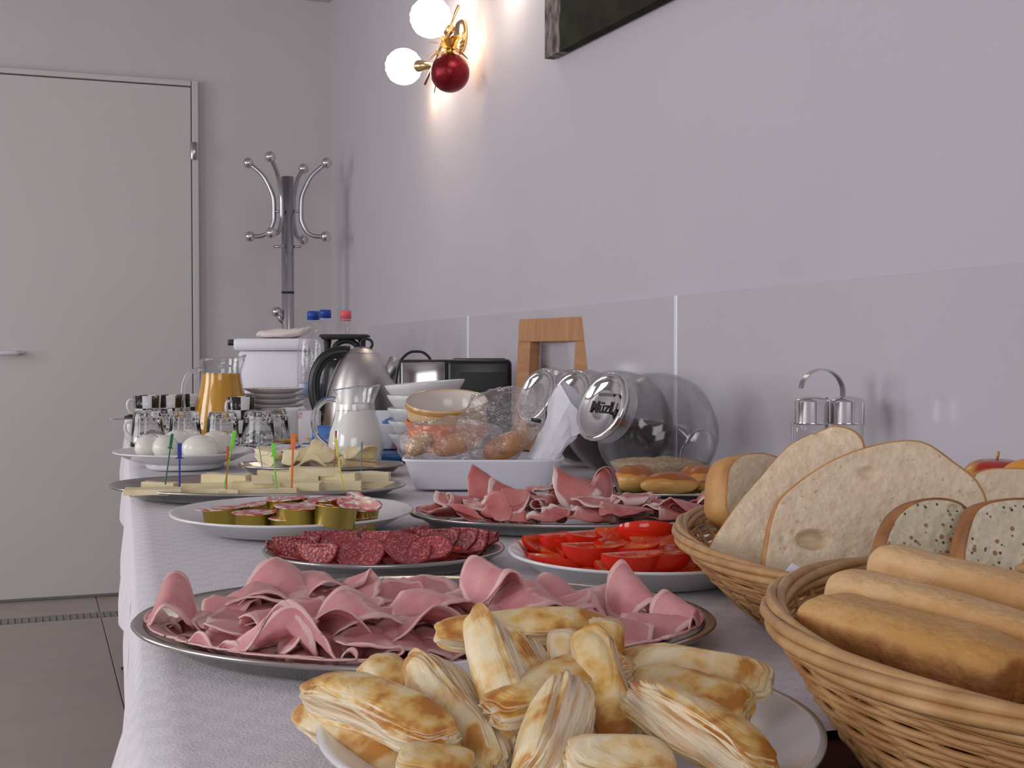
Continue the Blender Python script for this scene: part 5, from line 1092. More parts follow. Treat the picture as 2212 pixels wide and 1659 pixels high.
# under layer
k = 0
for (u, v) in ((-0.78, 0.0), (-0.5, -0.42), (-0.5, 0.4), (-0.2, -0.6), (-0.18, 0.05), (-0.15, 0.6), (0.15, -0.62), (0.18, 0.0), (0.15, 0.6), (0.5, -0.42), (0.5, 0.1), (0.48, 0.52), (0.78, 0.0)):
    P = HAM + Vector((CS, -SN, 0)) * u * 0.19 + Vector((SN, CS, 0)) * v * 0.135 + Vector((0, 0, 0.006 + 0.003 * rnd.random())); k += 1
    meat('ham_slice', 'ham', rnd.choice(['lay', 'double']), P, 0.10, 0.085, rnd.uniform(0, 6.3), (rnd.uniform(-.08, .08), rnd.uniform(-.08, .08)), 100 + k, 'pink ham slice in the bottom layer of the large platter, mostly covered', 'ham slice', GH)
HL = [ # px, py, z, L, W, yaw, tx, ty, kind, label
 (372, 1322, .030, .080, .055, 10, .1, 0, 'peak', 'ham slice standing up in a rounded peak at the left tip of the large platter'),
 (342, 1385, .016, .050, .035, 70, 0, 0, 'roll', 'small curled ham slice with an open end at the left tip of the large platter'),
 (330, 1350, .018, .05, .05, 40, 0, .2, 'tent', 'ham slice curling over the left rim of the large platter'),
 (450, 1325, .026, .075, .06, -15, .1, 0, 'lay', 'flat ham slice right of the peaked one on the large platter'),
 (500, 1300, .030, .060, .045, 60, .15, 0, 'tent', 'ham slice with pale folded tip near the left back rim'),
 (560, 1285, .032, .085, .06, 20, .2, 0, 'tent', 'broad ham slice sloping up from the left back rim'),
 (620, 1262, .034, .085, .065, 30, .1, 0, 'tent', 'smooth rounded ham slice on the back left of the large platter'),
 (690, 1256, .036, .070, .06, 25, .1, 0, 'tent', 'rounded ham slice on the back rim beside the rolled one'),
 (762, 1268, .036, .075, .052, 95, -.35, 0, 'roll', 'ham slice rolled into a tube whose open end faces the camera'),
 (470, 1390, .024, .080, .06, 35, 0, 0, 'lay', 'ham slice in the front left, above the steel rim'),
 (435, 1410, .018, .06, .05, -30, -.1, 0, 'tent', 'small folded ham slice at the front left rim'),
 (575, 1395, .030, .095, .075, 15, -.15, 0, 'tent', 'large tented ham slice front left of centre'),
 (650, 1385, .034, .090, .070, -35, -.1, .1, 'tent', 'ham slice with a broad pale fat band at the front'),
 (520, 1350, .032, .075, .06, 80, 0, 0, 'fold', 'folded ham slice left of centre with a pale edge'),
 (610, 1330, .038, .080, .06, 130, .1, 0, 'tent', 'ridged ham slice left of centre'),
 (690, 1310, .040, .080, .06, 55, .05, 0, 'fold', 'doubled over ham slice behind the centre'),
 (700, 1350, .040, .085, .055, 30, 0, 0, 'tent', 'ham slice folded to a long ridge near the centre'),
 (775, 1335, .040, .095, .06, 25, -.1, 0, 'tent', 'long ham slice folded lengthwise at the centre'),
 (790, 1385, .034, .095, .055, 20, -.1, 0, 'fold', 'long folded ham slice in front of the centre'),
 (600, 1440, .020, .085, .05, 5, -.1, 0, 'lay', 'flat ham slice along the front rim'),
 (720, 1430, .020, .085, .055, -5, 0, 0, 'roll', 'rolled ham slice along the front rim'),
 (860, 1400, .026, .085, .055, 15, -.1, 0, 'tent', 'ham slice with crumpled pale end left of the pastries'),
 (905, 1350, .036, .09, .06, 35, -.1, 0, 'tent', 'ham slice sloping toward the topmost pastry'),
 (868, 1262, .036, .048, .04, 15, .9, 0, 'lay', 'torn ham slice standing upright on the back rim'),
 (850, 1300, .040, .085, .065, 110, .1, 0, 'double', 'ruffled ham slice behind the centre'),
 (935, 1295, .040, .085, .06, 35, 0, 0, 'tent', 'broad ham slice right of the upright torn one'),
 (1055, 1266, .042, .085, .070, 25, .25, 0, 'peak', 'tallest ham slice, a broad mound on the back rim'),
 (1010, 1310, .040, .085, .06, -20, 0, 0, 'double', 'wavy ham slice in front of the tall mound'),
 (1150, 1292, .040, .085, .06, 20, .1, 0, 'tent', 'ham slice right of the tall mound'),
 (1120, 1325, .036, .08, .06, 160, 0, 0, 'fold', 'folded ham slice directly behind the topmost pastry'),
 (1225, 1300, .038, .085, .06, 105, 0, 0, 'roll', 'rolled ham slice with a dark opening, behind the pastries on the right'),
 (1215, 1280, .038, .07, .06, 30, .2, 0, 'tent', 'ham slice on the back rim right of centre'),
 (1365, 1294, .034, .075, .055, 25, .2, 0, 'peak', 'ham slice folded to a steep peak on the right back rim'),
 (1300, 1320, .034, .075, .06, 40, 0, 0, 'double', 'ruffled ham slice left of the right peak'),
 (1330, 1355, .030, .075, .055, 100, 0, 0, 'tent', 'ham slice in the right half behind the white plate rim'),
 (1425, 1345, .026, .075, .055, 60, 0, 0, 'tent', 'ham slice folded between right peak and right tip'),
 (1400, 1385, .018, .080, .05, 5, -.1, 0, 'lay', 'flat ham slice on the front rim right of the pastries'),
 (1475, 1350, .024, .070, .055, 35, .1, 0, 'peak', 'pointed ham slice near the right tip'),
 (1515, 1330, .022, .060, .04, 115, .7, 0, 'lay', 'thin ham slice sticking up at the right tip of the large platter'),
 (395, 1370, .022, .055, .045, 20, -.1, 0, 'lay', 'small flat ham slice under the rounded peak at the left'),
 (500, 1420, .018, .060, .045, -20, -.1, 0, 'tent', 'narrow ham slice over the front left rim'),
 (545, 1440, .016, .055, .04, 30, -.1, 0, 'roll', 'little curled ham slice at the front left rim'),
 (650, 1432, .018, .065, .045, 0, -.15, 0, 'tent', 'smooth ham slice above the middle of the front rim'),
 (665, 1455, .014, .060, .04, 15, -.1, 0, 'lay', 'lowest ham slice on the front rim, left of the pastries'),
 (740, 1390, .028, .065, .045, 60, -.1, 0, 'tent', 'short ham slice tucked between two long folded ones'),
 (820, 1435, .018, .060, .045, -30, -.1, 0, 'double', 'crumpled ham slice just above the pastry plate rim'),
 (930, 1400, .024, .065, .05, 10, -.1, 0, 'tent', 'ham slice meeting the left end of the topmost pastry'),
 (640, 1300, .034, .060, .045, 15, .1, 0, 'fold', 'small folded ham slice behind the ridged one'),
 (735, 1300, .038, .055, .04, -35, .1, 0, 'tent', 'small pale ham slice under the open tube'),
 (960, 1340, .036, .065, .045, 20, -.1, 0, 'lay', 'flat ham slice behind the topmost pastry'),
 (1350, 1395, .020, .065, .045, 20, -.1, 0, 'tent', 'ham slice right of the topmost pastry, at the plate rim'),
 (1445, 1390, .016, .055, .045, -10, -.1, 0, 'tent', 'smooth ham slice on the right front rim'),
 (1460, 1320, .026, .060, .045, 10, .1, 0, 'fold', 'folded ham slice behind the right tip'),
 (1508, 1380, .014, .06, .05, -10, 0, 0, 'tent', 'last ham slice at the right tip, over the dark rim'),
]
for i, (px, py, z, L_, W_, yw, tx, ty, kd, lab) in enumerate(HL):
    P = at(px, py, z); P.z = T + CT + max(0.004, (z - 0.014) * 0.8)
    meat('ham_slice', 'ham', kd, P, L_ * 0.92, W_ * 1.0, D(yw), (tx, ty), 200 + i * 7, lab, 'ham slice', GH)
for j, (u, v) in enumerate(((-0.65, -0.2), (-0.62, 0.25), (-0.38, -0.1), (-0.35, 0.35), (-0.3, -0.5), (-0.05, -0.25), (-0.02, 0.3), (0.25, -0.3), (0.28, 0.25), (0.5, -0.1), (0.65, 0.2), (0.62, -0.3))):
    P = HAM + Vector((CS, -SN, 0)) * u * 0.19 + Vector((SN, CS, 0)) * v * 0.135 + Vector((0, 0, 0.012 + 0.006 * (1 - u * u)))
    meat('ham_slice', 'ham', 'lay', P, 0.095, 0.080, rnd.uniform(0, 6.3), (rnd.uniform(-.12, .02), rnd.uniform(-.1, .1)), 330 + j, 'pink ham slice inside the heap on the large platter, under the folded ones', 'ham slice', GH)
# ---- zones for the other platters
def zone(u, v):
    if u < -0.62: return 'left tip'
    if u > 0.62: return 'right tip'
    a = 'front' if v < -0.25 else 'back' if v > 0.25 else 'middle'
    b_ = 'left' if u < -0.2 else 'right' if u > 0.2 else 'centre'
    return a + ' ' + b_
KW = {'tent': 'tented', 'peak': 'peaked', 'roll': 'rolled', 'fold': 'folded', 'double': 'ruffled', 'lay': 'flat'}
GP = 'cured ham slices on the platter by the basin'
rnd = random.Random(5); used_l = {}
spots = [(-0.90, 0.0), (-0.78, -0.25), (-0.75, 0.3), (-0.6, -0.5), (-0.58, 0.0), (-0.55, 0.5), (-0.4, -0.62), (-0.38, -0.15), (-0.38, 0.35), (-0.2, 0.68), (-0.2, -0.45), (-0.16, 0.1), (-0.1, -0.75), (0.02, 0.45), (0.04, -0.3), (0.1, 0.75), (0.12, -0.7), (0.2, 0.1), (0.26, -0.45), (0.28, 0.5), (0.4, -0.1), (0.42, -0.62), (0.45, 0.3), (0.5, 0.6), (0.58, -0.35), (0.62, 0.05), (-0.62, -0.62), (-0.4, -0.85), (-0.15, -0.95), (0.1, -0.95), (0.35, -0.88), (0.6, -0.7), (0.75, -0.5), (0.68, 0.4), (0.78, -0.2), (0.82, 0.15), (0.93, 0.0)]
for i, (u, v) in enumerate(spots):
    P = PRO + Vector((CS, -SN, 0)) * u * 0.187 + Vector((SN, CS, 0)) * v * 0.105
    hgt = 0.008 + 0.024 * (1 - u * u) * (1 - v * v * 0.5) * rnd.uniform(0.5, 1.1); P.z = PRO.z + hgt
    kd = rnd.choice(['tent', 'peak', 'double', 'fold', 'tent', 'double', 'roll']); lab = '%s cured ham slice, %s of the platter by the white basin' % (KW[kd], zone(u, v))
    used_l.setdefault(lab, 0); used_l[lab] += 1; lab = lab if used_l[lab] == 1 else lab.replace('cured', 'overlapping cured' if used_l[lab] == 2 else 'topmost cured'); meat('cured_ham_slice', 'prosc', kd, P, rnd.uniform(0.075, 0.10), rnd.uniform(0.055, 0.07), rnd.uniform(0, 6.3), (rnd.uniform(-.3, .3), rnd.uniform(-.2, .2)), 500 + i * 3, lab, 'cured ham slice', GP, 0.001)
for i, (px, py, z, kd, yw, tx, lab) in enumerate(((1052, 1062, .05, 'lay', 80, 1.0, 'upright cured ham slice rising in front of the basin'), (1080, 1075, .045, 'peak', 60, .3, 'peaked cured ham slice beside the upright one by the basin'), (1238, 1052, .045, 'peak', 95, .4, 'highest pointed cured ham slice on the back rim, before the glass jar'), (1342, 1058, .04, 'roll', 60, .5, 'round curled cured ham slice left of the golden buns'), (1455, 1085, .03, 'peak', 80, .3, 'pointed cured ham slice in front of the black tray'), (1545, 1090, .03, 'tent', 20, .2, 'cured ham slice touching the far bread basket'), (1190, 1085, .04, 'fold', 30, .1, 'white edged cured ham slice at the platter centre'))):
    P = at(px, py + 18, z); P.z = PRO.z + z - 0.024; meat('cured_ham_slice', 'prosc', kd, P, 0.062, 0.042, D(yw), (tx * 0.8, 0), 600 + i * 5, lab, 'cured ham slice', GP, 0.001)
# ---- salami
def disc(kind, r, seed, thick=0.0016):
    rnd = random.Random(seed); b = B(); vs = []; uv = []; nr, na = 9, 40; fa = rnd.uniform(0.5, 0.95)
    for j in range(nr + 1):
        q = j / nr
        for k in range(na):
            a = 2 * PI * k / na; x, y = q * r * math.cos(a), q * r * math.sin(a)
            if kind == 'half':                       # folded over, leaning open
                s = 1 if y > 0 else -1; d = abs(y); z = d * math.sin(fa + 0.45) ; yy = s * d * math.cos(fa + 0.45); zz = z if True else 0; vs.append((x, yy, r * 0.9 - zz + 0.0015 * nz((x, y, 0), 60, seed)))
            elif kind == 'cone':
                aa = a * 0.5; h = q * r; vs.append((h * math.cos(aa * 1.0) * 0.72, h * math.sin(aa * 2) * 0.42, h * 0.55 * abs(math.sin(aa)) + 0.002 * nz((x, y, 0), 80, seed)))
            else: vs.append((x, y, 8 * x * x * rnd.choice((1, 1)) + 0.0025 * nz((x, y, 0), 50, seed)))
            uv.append((max(q, 0.001), k / na))
    fs = []
    for j in range(nr):
        for k in range(na): k2 = (k + 1) % na; fs.append((j * na + k, j * na + k2, (j + 1) * na + k2, (j + 1) * na + k))
    b.add(vs, fs, 0, uv); return b
GS = 'salami slices on the small steel platter'
SLL = [ # px, py, z, r, kind, yaw, tx(tilt toward camera), mat, label
 (600, 1195, .016, .024, 'half', 40, .2, 'salami', 'folded salami slice at the left tip of the small platter'),
 (640, 1182, .026, .028, 'half', 15, .3, 'salami', 'folded salami slice rising in a point behind the left tip'),
 (690, 1195, .028, .026, 'half', -20, .2, 'salami', 'folded salami slice left of centre in the second row'),
 (705, 1165, .030, .027, 'half', 20, .3, 'salami', 'pointed salami slice at the back left of the small platter'),
 (742, 1178, .030, .026, 'flat', 30, .9, 'salami', 'leaning salami slice at the back left'),
 (773, 1158, .032, .026, 'half', 85, .3, 'salami', 'narrow upright salami slice at the back, left of centre'),
 (780, 1190, .030, .028, 'flat', 0, .7, 'salami', 'pale salami slice leaning at the centre'),
 (830, 1165, .034, .026, 'half', -10, .2, 'salami', 'salami slice folded at the back centre'),
 (860, 1155, .036, .027, 'half', 60, .4, 'salami', 'tall salami slice at the back, right of centre'),
 (900, 1148, .036, .026, 'half', 75, .4, 'salami', 'tall narrow salami slice at the very back of the pile'),
 (880, 1180, .034, .027, 'flat', 20, .8, 'salami', 'salami slice leaning right of centre'),
 (945, 1160, .034, .027, 'half', 10, .2, 'salami', 'folded salami slice at the back right'),
 (930, 1190, .030, .027, 'flat', -10, 1.0, 'salami', 'large speckled salami slice facing the camera at the right front'),
 (985, 1165, .030, .027, 'half', 0, .2, 'salami', 'salami slice between back right and right tip'),
 (1020, 1162, .026, .027, 'half', -30, .3, 'salami', 'folded salami slice above the right tip'),
 (1050, 1172, .020, .026, 'half', -35, .2, 'salami', 'outermost folded salami slice at the right tip'),
 (1010, 1190, .018, .026, 'half', -20, .1, 'salami', 'salami slice lying along the front right rim'),
 (620, 1207, .012, .016, 'half', 0, .2, 'sausage', 'small dark red sausage slice at the front left rim'),
 (665, 1212, .012, .026, 'half', 5, .1, 'sausage', 'dark red sausage slice along the front left rim'),
 (725, 1207, .016, .024, 'half', -10, .2, 'sausage', 'dark red sausage slice front of centre, left'),
 (760, 1214, .012, .022, 'half', 10, .1, 'sausage', 'dark red sausage slice lying at the front centre rim'),
 (822, 1208, .014, .020, 'flat', 0, .7, 'sausage', 'round bright red sausage slice at the front centre'),
 (872, 1203, .016, .018, 'flat', 0, .8, 'sausage', 'round red sausage slice right of the front centre'),
 (850, 1218, .010, .024, 'half', -12, .1, 'sausage', 'dark red sausage slice lying under the round ones'),
 (960, 1212, .010, .022, 'half', -15, .1, 'sausage', 'dark red sausage slice at the front right rim'),
]
for i, (px, py, z, r, kd, yw, tx, mt, lab) in enumerate(SLL):
    P = at(px, py, z); P.z = T + CT + 0.004 + max(0, (z - 0.014)) * (0.65 if kd == 'half' else 1.1); tx *= 0.75
    b = disc(kd, r * 0.88, 700 + i); fit('salami_slice', b, P, (tx, 0, D(yw) - TH)); o = b.build('salami_slice' if mt == 'salami' else 'sausage_slice', mt, loc=P, rot=(tx, 0, D(yw) - TH)); md = o.modifiers.new('thickness', 'SOLIDIFY'); md.thickness = 0.0018
    tag(o, lab, 'salami slice' if mt == 'salami' else 'sausage slice', GS)
rnd = random.Random(3)
for i in range(12):
    u, v = rnd.uniform(-0.75, 0.75), rnd.uniform(-0.6, 0.6); P = SAL + Vector((CS, -SN, 0)) * u * 0.11 + Vector((SN, CS, 0)) * v * 0.10 + Vector((0, 0, 0.004 + 0.0012 * i)); b = disc('flat', 0.025, 760 + i); rt_ = (rnd.uniform(-.12, .12), rnd.uniform(-.12, .12), rnd.uniform(0, 6)); fit('salami_slice', b, P, rt_)
    o = b.build('salami_slice', 'salami', loc=P, rot=rt_); md = o.modifiers.new('thickness', 'SOLIDIFY'); md.thickness = 0.0016; tag(o, 'salami slice lying flat under the folded ones', 'salami slice', GS)
# ================================================================== TOMATOES
def wedge(P, r, half, yaw, pitch, roll, label, group, name='tomato_wedge', fl=1.0):
    b = B(); vs = []; fs = []; na, nt = 14, 20
    for i in range(nt + 1):
        th = PI * i / nt
        for k in range(na + 1):
            a = -half + 2 * half * k / na; lob = 1 + 0.03 * math.cos(5 * a)
            vs.append((r * 1.05 * math.cos(th), r * math.sin(th) * math.sin(a) * lob, -r * math.sin(th) * math.cos(a) * lob * 0.95))
    for i in range(nt):
        for k in range(na): fs.append((i * (na + 1) + k, i * (na + 1) + k + 1, (i + 1) * (na + 1) + k + 1, (i + 1) * (na + 1) + k))
    b.add(vs, fs, 0)
    for side in (0, na):                              # cut faces with a hollow for the seeds
        vs = []; fs = []; q = 7
        for i in range(nt + 1):
            for j in range(q + 1):
                f = j / q; e = Vector(b.v[i * (na + 1) + side]); c = Vector((e.x, 0, 0)); p = c * (1 - f) + e * f; nrm = Vector((0, math.cos(half), math.sin(half) * (1))) * (1 if side else -1)
                dn = 0.10 * r * math.exp(-((f - 0.6) / 0.22) ** 2) * math.sin(PI * i / nt) ** 2; vs.append((p.x, p.y - (1 if side else -1) * dn, p.z - dn * 0.4))
        for i in range(nt):
            for j in range(q): fs.append((i * (q + 1) + j, i * (q + 1) + j + 1, (i + 1) * (q + 1) + j + 1, (i + 1) * (q + 1) + j))
        b.add(vs, fs, 1)
    b.v = [(x, y * fl, (z + r * 0.45) * fl) for x, y, z in b.v]
    mw = Matrix.Translation(P) @ Euler((roll, pitch, yaw - TH)).to_matrix().to_4x4(); confine(b, mw, TOM, 0.132, 0.132, -TH, 0.026, 0.0065)
    o = b.build(name, ['tomskin', 'tomflesh'], loc=P, rot=(roll, pitch, yaw - TH)); return tag(o, label, 'tomato piece', group)
GT = 'cut tomatoes on the white plate'
TL = [ # px, py, z, r, half, yaw, pitch, roll, label
 (1175, 1172, .036, .030, .7, 60, 0, 2.5, 'tomato piece with its red skin facing left at the back left'),
 (1165, 1200, .028, .034, .6, 5, 0, 2.6, 'tomato wedge at the left tip of the plate, skin outward'),
 (1225, 1170, .040, .030, .8, 30, 0, -.5, 'tomato wedge with juicy cut face at the back left'),
 (1215, 1192, .036, .026, 1.2, 100, 0, 1.6, 'rounded tomato piece left of centre'),
 (1240, 1215, .030, .040, .55, -5, 0, 2.3, 'long tomato wedge across the left front, skin toward the camera'),
 (1270, 1235, .022, .040, .5, -8, 0, 2.2, 'long tomato wedge lowest at the front left'),
 (1285, 1195, .038, .034, .9, 20, 0, -.3, 'broad tomato piece with wet flesh at the centre'),
 (1275, 1165, .044, .028, .9, 60, 0, -.2, 'tomato piece at the back, left of centre'),
 (1310, 1178, .042, .028, .8, 110, 0, .3, 'tomato wedge at the back centre'),
 (1345, 1160, .046, .030, 1.0, 10, 0, .3, 'tomato piece with pale core at the back centre'),
 (1395, 1162, .046, .032, 1.4, 0, 0, -.35, 'halved tomato showing yellow seeds at the back right'),
 (1360, 1190, .040, .030, .7, -20, 0, -.4, 'tomato wedge with a pale stripe right of centre'),
 (1420, 1180, .040, .032, .9, 30, 0, .2, 'tomato piece right of the seeded half'),
 (1370, 1215, .034, .034, .9, 40, 0, -.3, 'tomato piece with orange flesh right of centre'),
 (1425, 1210, .034, .034, .7, 0, 0, -.6, 'tomato wedge with cut face toward the camera at the right'),
 (1340, 1240, .024, .036, .6, 10, 0, 1.9, 'small tomato wedge at the front centre'),
 (1400, 1243, .022, .042, .55, -3, 0, 2.2, 'long tomato wedge along the front right rim, skin outward'),
 (1455, 1243, .024, .040, .6, -10, 0, 2.3, 'tomato wedge at the right front, next to the basket'),
 (1455, 1170, .040, .030, .9, 60, 0, .5, 'tomato piece at the back right against the basket'),
 (1470, 1205, .032, .034, .8, 70, 0, 1.2, 'tomato piece at the right, partly behind the basket rim'),
]
for i, (px, py, z, r, h, yw, pi_, ro, lab) in enumerate(TL):
    front = ro > 1.5 and py > 1190
    if ro > 1.5: ro = -0.95 if front else 0.5
    wedge(at(px, py, z - (0.006 if front else 0.002)), r * (1.05 if front else 0.86), (0.55 if front else h), D(yw if front else yw * 0.6), pi_, ro - (0 if front else 0.25), lab, GT, fl=0.62 if front else 0.85)
rnd = random.Random(9)
for i in range(11):
    a = 2 * PI * i / 11; P = TOM + Vector((0.07 * math.cos(a), 0.07 * math.sin(a), 0.018)) if i else TOM + Vector((0, 0, 0.018)); wedge(P, 0.030, 0.8, rnd.uniform(0, 6), 0, 0.2, 'tomato piece in the bottom layer, mostly covered', GT, fl=0.8)
# ================================================================== CHEESE
GC = 'pale cheese sticks on the oval platter'
def stick(A, Bq, w_, t_, seed, label, roll=0, name='cheese_stick', group=GC):
    L_ = (Bq - A).length; b = B(); bm = bmesh.new(); bmesh.ops.create_grid(bm, x_segments=10, y_segments=3, size=0.5); bm.free()
    n = 12; loops = []
    for i in range(n + 1):
        x = -L_ / 2 + L_ * i / n; q = 1 + 0.08 * nz((x, 0, 0), 40, seed); lp_ = []
        for (yy, zz) in ((-1, -1), (-.9, -1), (.9, -1), (1, -.8), (1, .8), (.9, 1), (-.9, 1), (-1, .8)): lp_.append((x + 0.002 * nz((yy, zz, i == 0), 2, seed), w_ / 2 * yy * q + 0.003 * nz((x, 1, 0), 25, seed), t_ / 2 * zz * q + 0.0025 * nz((x, 2, yy), 25, seed)))
        loops.append(lp_)
    loopmesh(b, loops); o = b.build(name, 'cheese', smooth=False, mw=frame_mat(A, Bq, roll)); return tag(o, label, 'cheese', group)
CL = [(262, 1056, 385, 1076, .026, .008, .023, 'long cheese stick overhanging the left tip of the platter'), (300, 1048, 378, 1058, .018, .010, .020, 'cheese slice with curled edges near the left tip'), (385, 1052, 500, 1062, .026, .011, .020, 'cheese stick left of centre behind the blue pick'),
 (395, 1070, 520, 1066, .020, .010, .017, 'flat cheese stick along the front left rim'), (435, 1035, 540, 1042, .030, .014, .030, 'thick pale cheese block behind left, above the others'), (500, 1052, 610, 1056, .026, .012, .022, 'cheese stick near the centre front'), (545, 1040, 590, 1042, .014, .012, .034, 'short cheese block at the centre'),
 (560, 1030, 640, 1032, .024, .014, .034, 'cheese block behind the centre'), (590, 1052, 700, 1056, .026, .012, .022, 'cheese stick right of the lime pick'), (625, 1040, 695, 1034, .026, .016, .030, 'pale cheese block between orange and yellow picks'), (630, 1022, 740, 1024, .024, .012, .040, 'long cheese slice lying across the back'),
 (690, 1050, 790, 1055, .026, .014, .020, 'cheese stick under the yellow pick'), (735, 1036, 850, 1032, .030, .014, .028, 'long cheese stick on top at the right end'), (760, 1056, 868, 1045, .026, .012, .016, 'cheese stick along the front right rim'), (700, 1030, 780, 1038, .024, .012, .032, 'cheese piece behind the yellow pick'), (470, 1068, 640, 1068, .024, .010, .016, 'longest flat cheese stick behind the jam plate')]
for i, (x0, y0, x1, y1, w_, t_, z, lab) in enumerate(CL): 
    y0 -= 4; y1 -= 6; x0 = x0 * 0.97 + 17; x1 = x1 * 0.97 + 17
    A, Bq = at(x0, y0, z), at(x1, y1, z); m_ = (A + Bq) / 2; q = at((x0 + x1) / 2, (y0 + y1) / 2, z)
    dr_ = (XZ(1, 0) - XZ(0, 0)); dr_.z = 0; dr_.normalize(); hl = (x1 - x0) / F * ((q.x * SN + q.y * CS)) / 2; yw = (random.Random(i).random() - 0.5) * 0.5; dr_ = Matrix.Rotation(yw, 3, 'Z') @ dr_
    stick(q - dr_ * hl, q + dr_ * hl, w_, t_, 30 + i, lab)
G2 = 'cheese slices on the small platter behind'
def csheet(px, py, z, L_, W_, yw, tx, kd, seed, lab):
    o = meat('cheese_slice', 'cheese', kd, at(px, py, z), L_, W_, D(yw), (tx, 0), seed, lab, 'cheese', G2, 0.0022); o.location.z = CH2.z + max(0.004, z - 0.012)
csheet(545, 1000, .03, .07, .05, 30, .3, 'tent', 901, 'ragged cheese slice at the left end of the small platter'); csheet(580, 985, .038, .07, .05, 70, .3, 'tent', 902, 'folded cheese slice at the back left of the small platter'); csheet(520, 1005, .02, .06, .04, 10, .2, 'double', 903, 'crumbled cheese strip furthest left')
csheet(640, 985, .03, .07, .05, 100, .1, 'tent', 904, 'arched cheese slice in the middle of the small platter'); csheet(610, 1003, .03, .07, .05, 0, .1, 'fold', 905, 'folded cheese slice in front of the middle'); csheet(700, 985, .036, .08, .06, 60, .3, 'tent', 906, 'peaked cheese slice in front of the milk jug, left')
csheet(670, 1005, .026, .07, .05, 20, 0, 'tent', 907, 'arched cheese slice low in front'); csheet(775, 990, .036, .10, .05, 75, .2, 'tent', 908, 'large cheese slice sloping in front of the milk jug')
b = B(); P = []; n = 40
def curl(A, Bq, r, label, seed):
    b = B(); L_ = (Bq - A).length; vs = []; fs = []; na = 40
    for i in range(9):
        x = -L_ / 2 + L_ * i / 8
        for k in range(na + 1): a = 2 * PI * 1.35 * k / na; q = r * (0.62 + 0.38 * k / na); vs.append((x, q * math.cos(a), q * math.sin(a)))
    for i in range(8):
        for k in range(na): fs.append((i * (na + 1) + k, i * (na + 1) + k + 1, (i + 1) * (na + 1) + k + 1, (i + 1) * (na + 1) + k))
    b.add(vs, fs); o = b.build('cheese_slice', 'cheese', mw=frame_mat(A, Bq)); md = o.modifiers.new('thickness', 'SOLIDIFY'); md.thickness = 0.002; tag(o, label, 'cheese', G2)
curl(at(735, 1000, .028), at(812, 1008, .018), 0.012, 'cheese slice rolled to a tube with its open end right', 1)
curl(at(690, 1003, .02), at(735, 1008, .016), 0.010, 'small rolled cheese slice lying behind the red pick', 2)
# ---- picks
def pick(x0, y0, x1, y1, c, label, ztip, w_=0.0016, head='flat'):
    tip = at(x1, y1, ztip); Zt = tip.x * SN + tip.y * CS; top = atZ(x0, y0, Zt + 0.002)
    L_ = (top - tip).length; mw = frame_mat(tip, top); t = B()
    for (a, c_, w2, h2) in ((-0.5, 0.22, w_, 0.0012), (0.22, 0.50, w_ * 2.3, 0.0014)):
        rbox(t, (c_ - a) * L_, w2, h2, 0.0004, c=((a + c_) / 2 * L_, 0, 0), seg=1)
    rbox(t, 0.0018, w_ * 4.2, 0.0022, 0.0004, c=(0.22 * L_, 0, 0), seg=1)
    z = (top - tip).normalized(); x = (RT - z * RT.dot(z)).normalized(); y = z.cross(x); R = Matrix((z, x, y)).transposed().to_4x4(); R.translation = (tip + top) / 2
    o = t.build('cocktail_pick', 'pick_' + c, smooth=False, mw=R); tag(o, label, 'cocktail pick', 'plastic cocktail picks in the cheese')
for a in ((372, 937, 357, 1047, 'dgreen', 'dark green cocktail pick', .024, .0020), (388, 957, 388, 1072, 'dblue', 'dark blue cocktail pick', .012, .0026), (492, 964, 489, 1058, 'redor', 'thin orange red cocktail pick crossing a lime one', .024), (507, 930, 484, 1054, 'lime', 'tallest lime green cocktail pick, left of the other lime one', .026, .0024),
  (556, 940, 568, 1020, 'grey', 'pale grey cocktail pick in the rolled cheese', .03), (590, 957, 597, 1056, 'lime', 'bright lime cocktail pick at the centre of the cheese platter', .024, .0026), (634, 937, 630, 1054, 'orange', 'bright orange cocktail pick', .024, .0030), (726, 930, 722, 1015, 'brown', 'brown red cocktail pick crossing the yellow one', .03), (724, 945, 742, 1058, 'yellow', 'yellow cocktail pick leaning left', .022, .0018), (782, 955, 780, 1022, 'teal', 'thin teal cocktail pick at the right of the cheese', .02)): pick(*a)
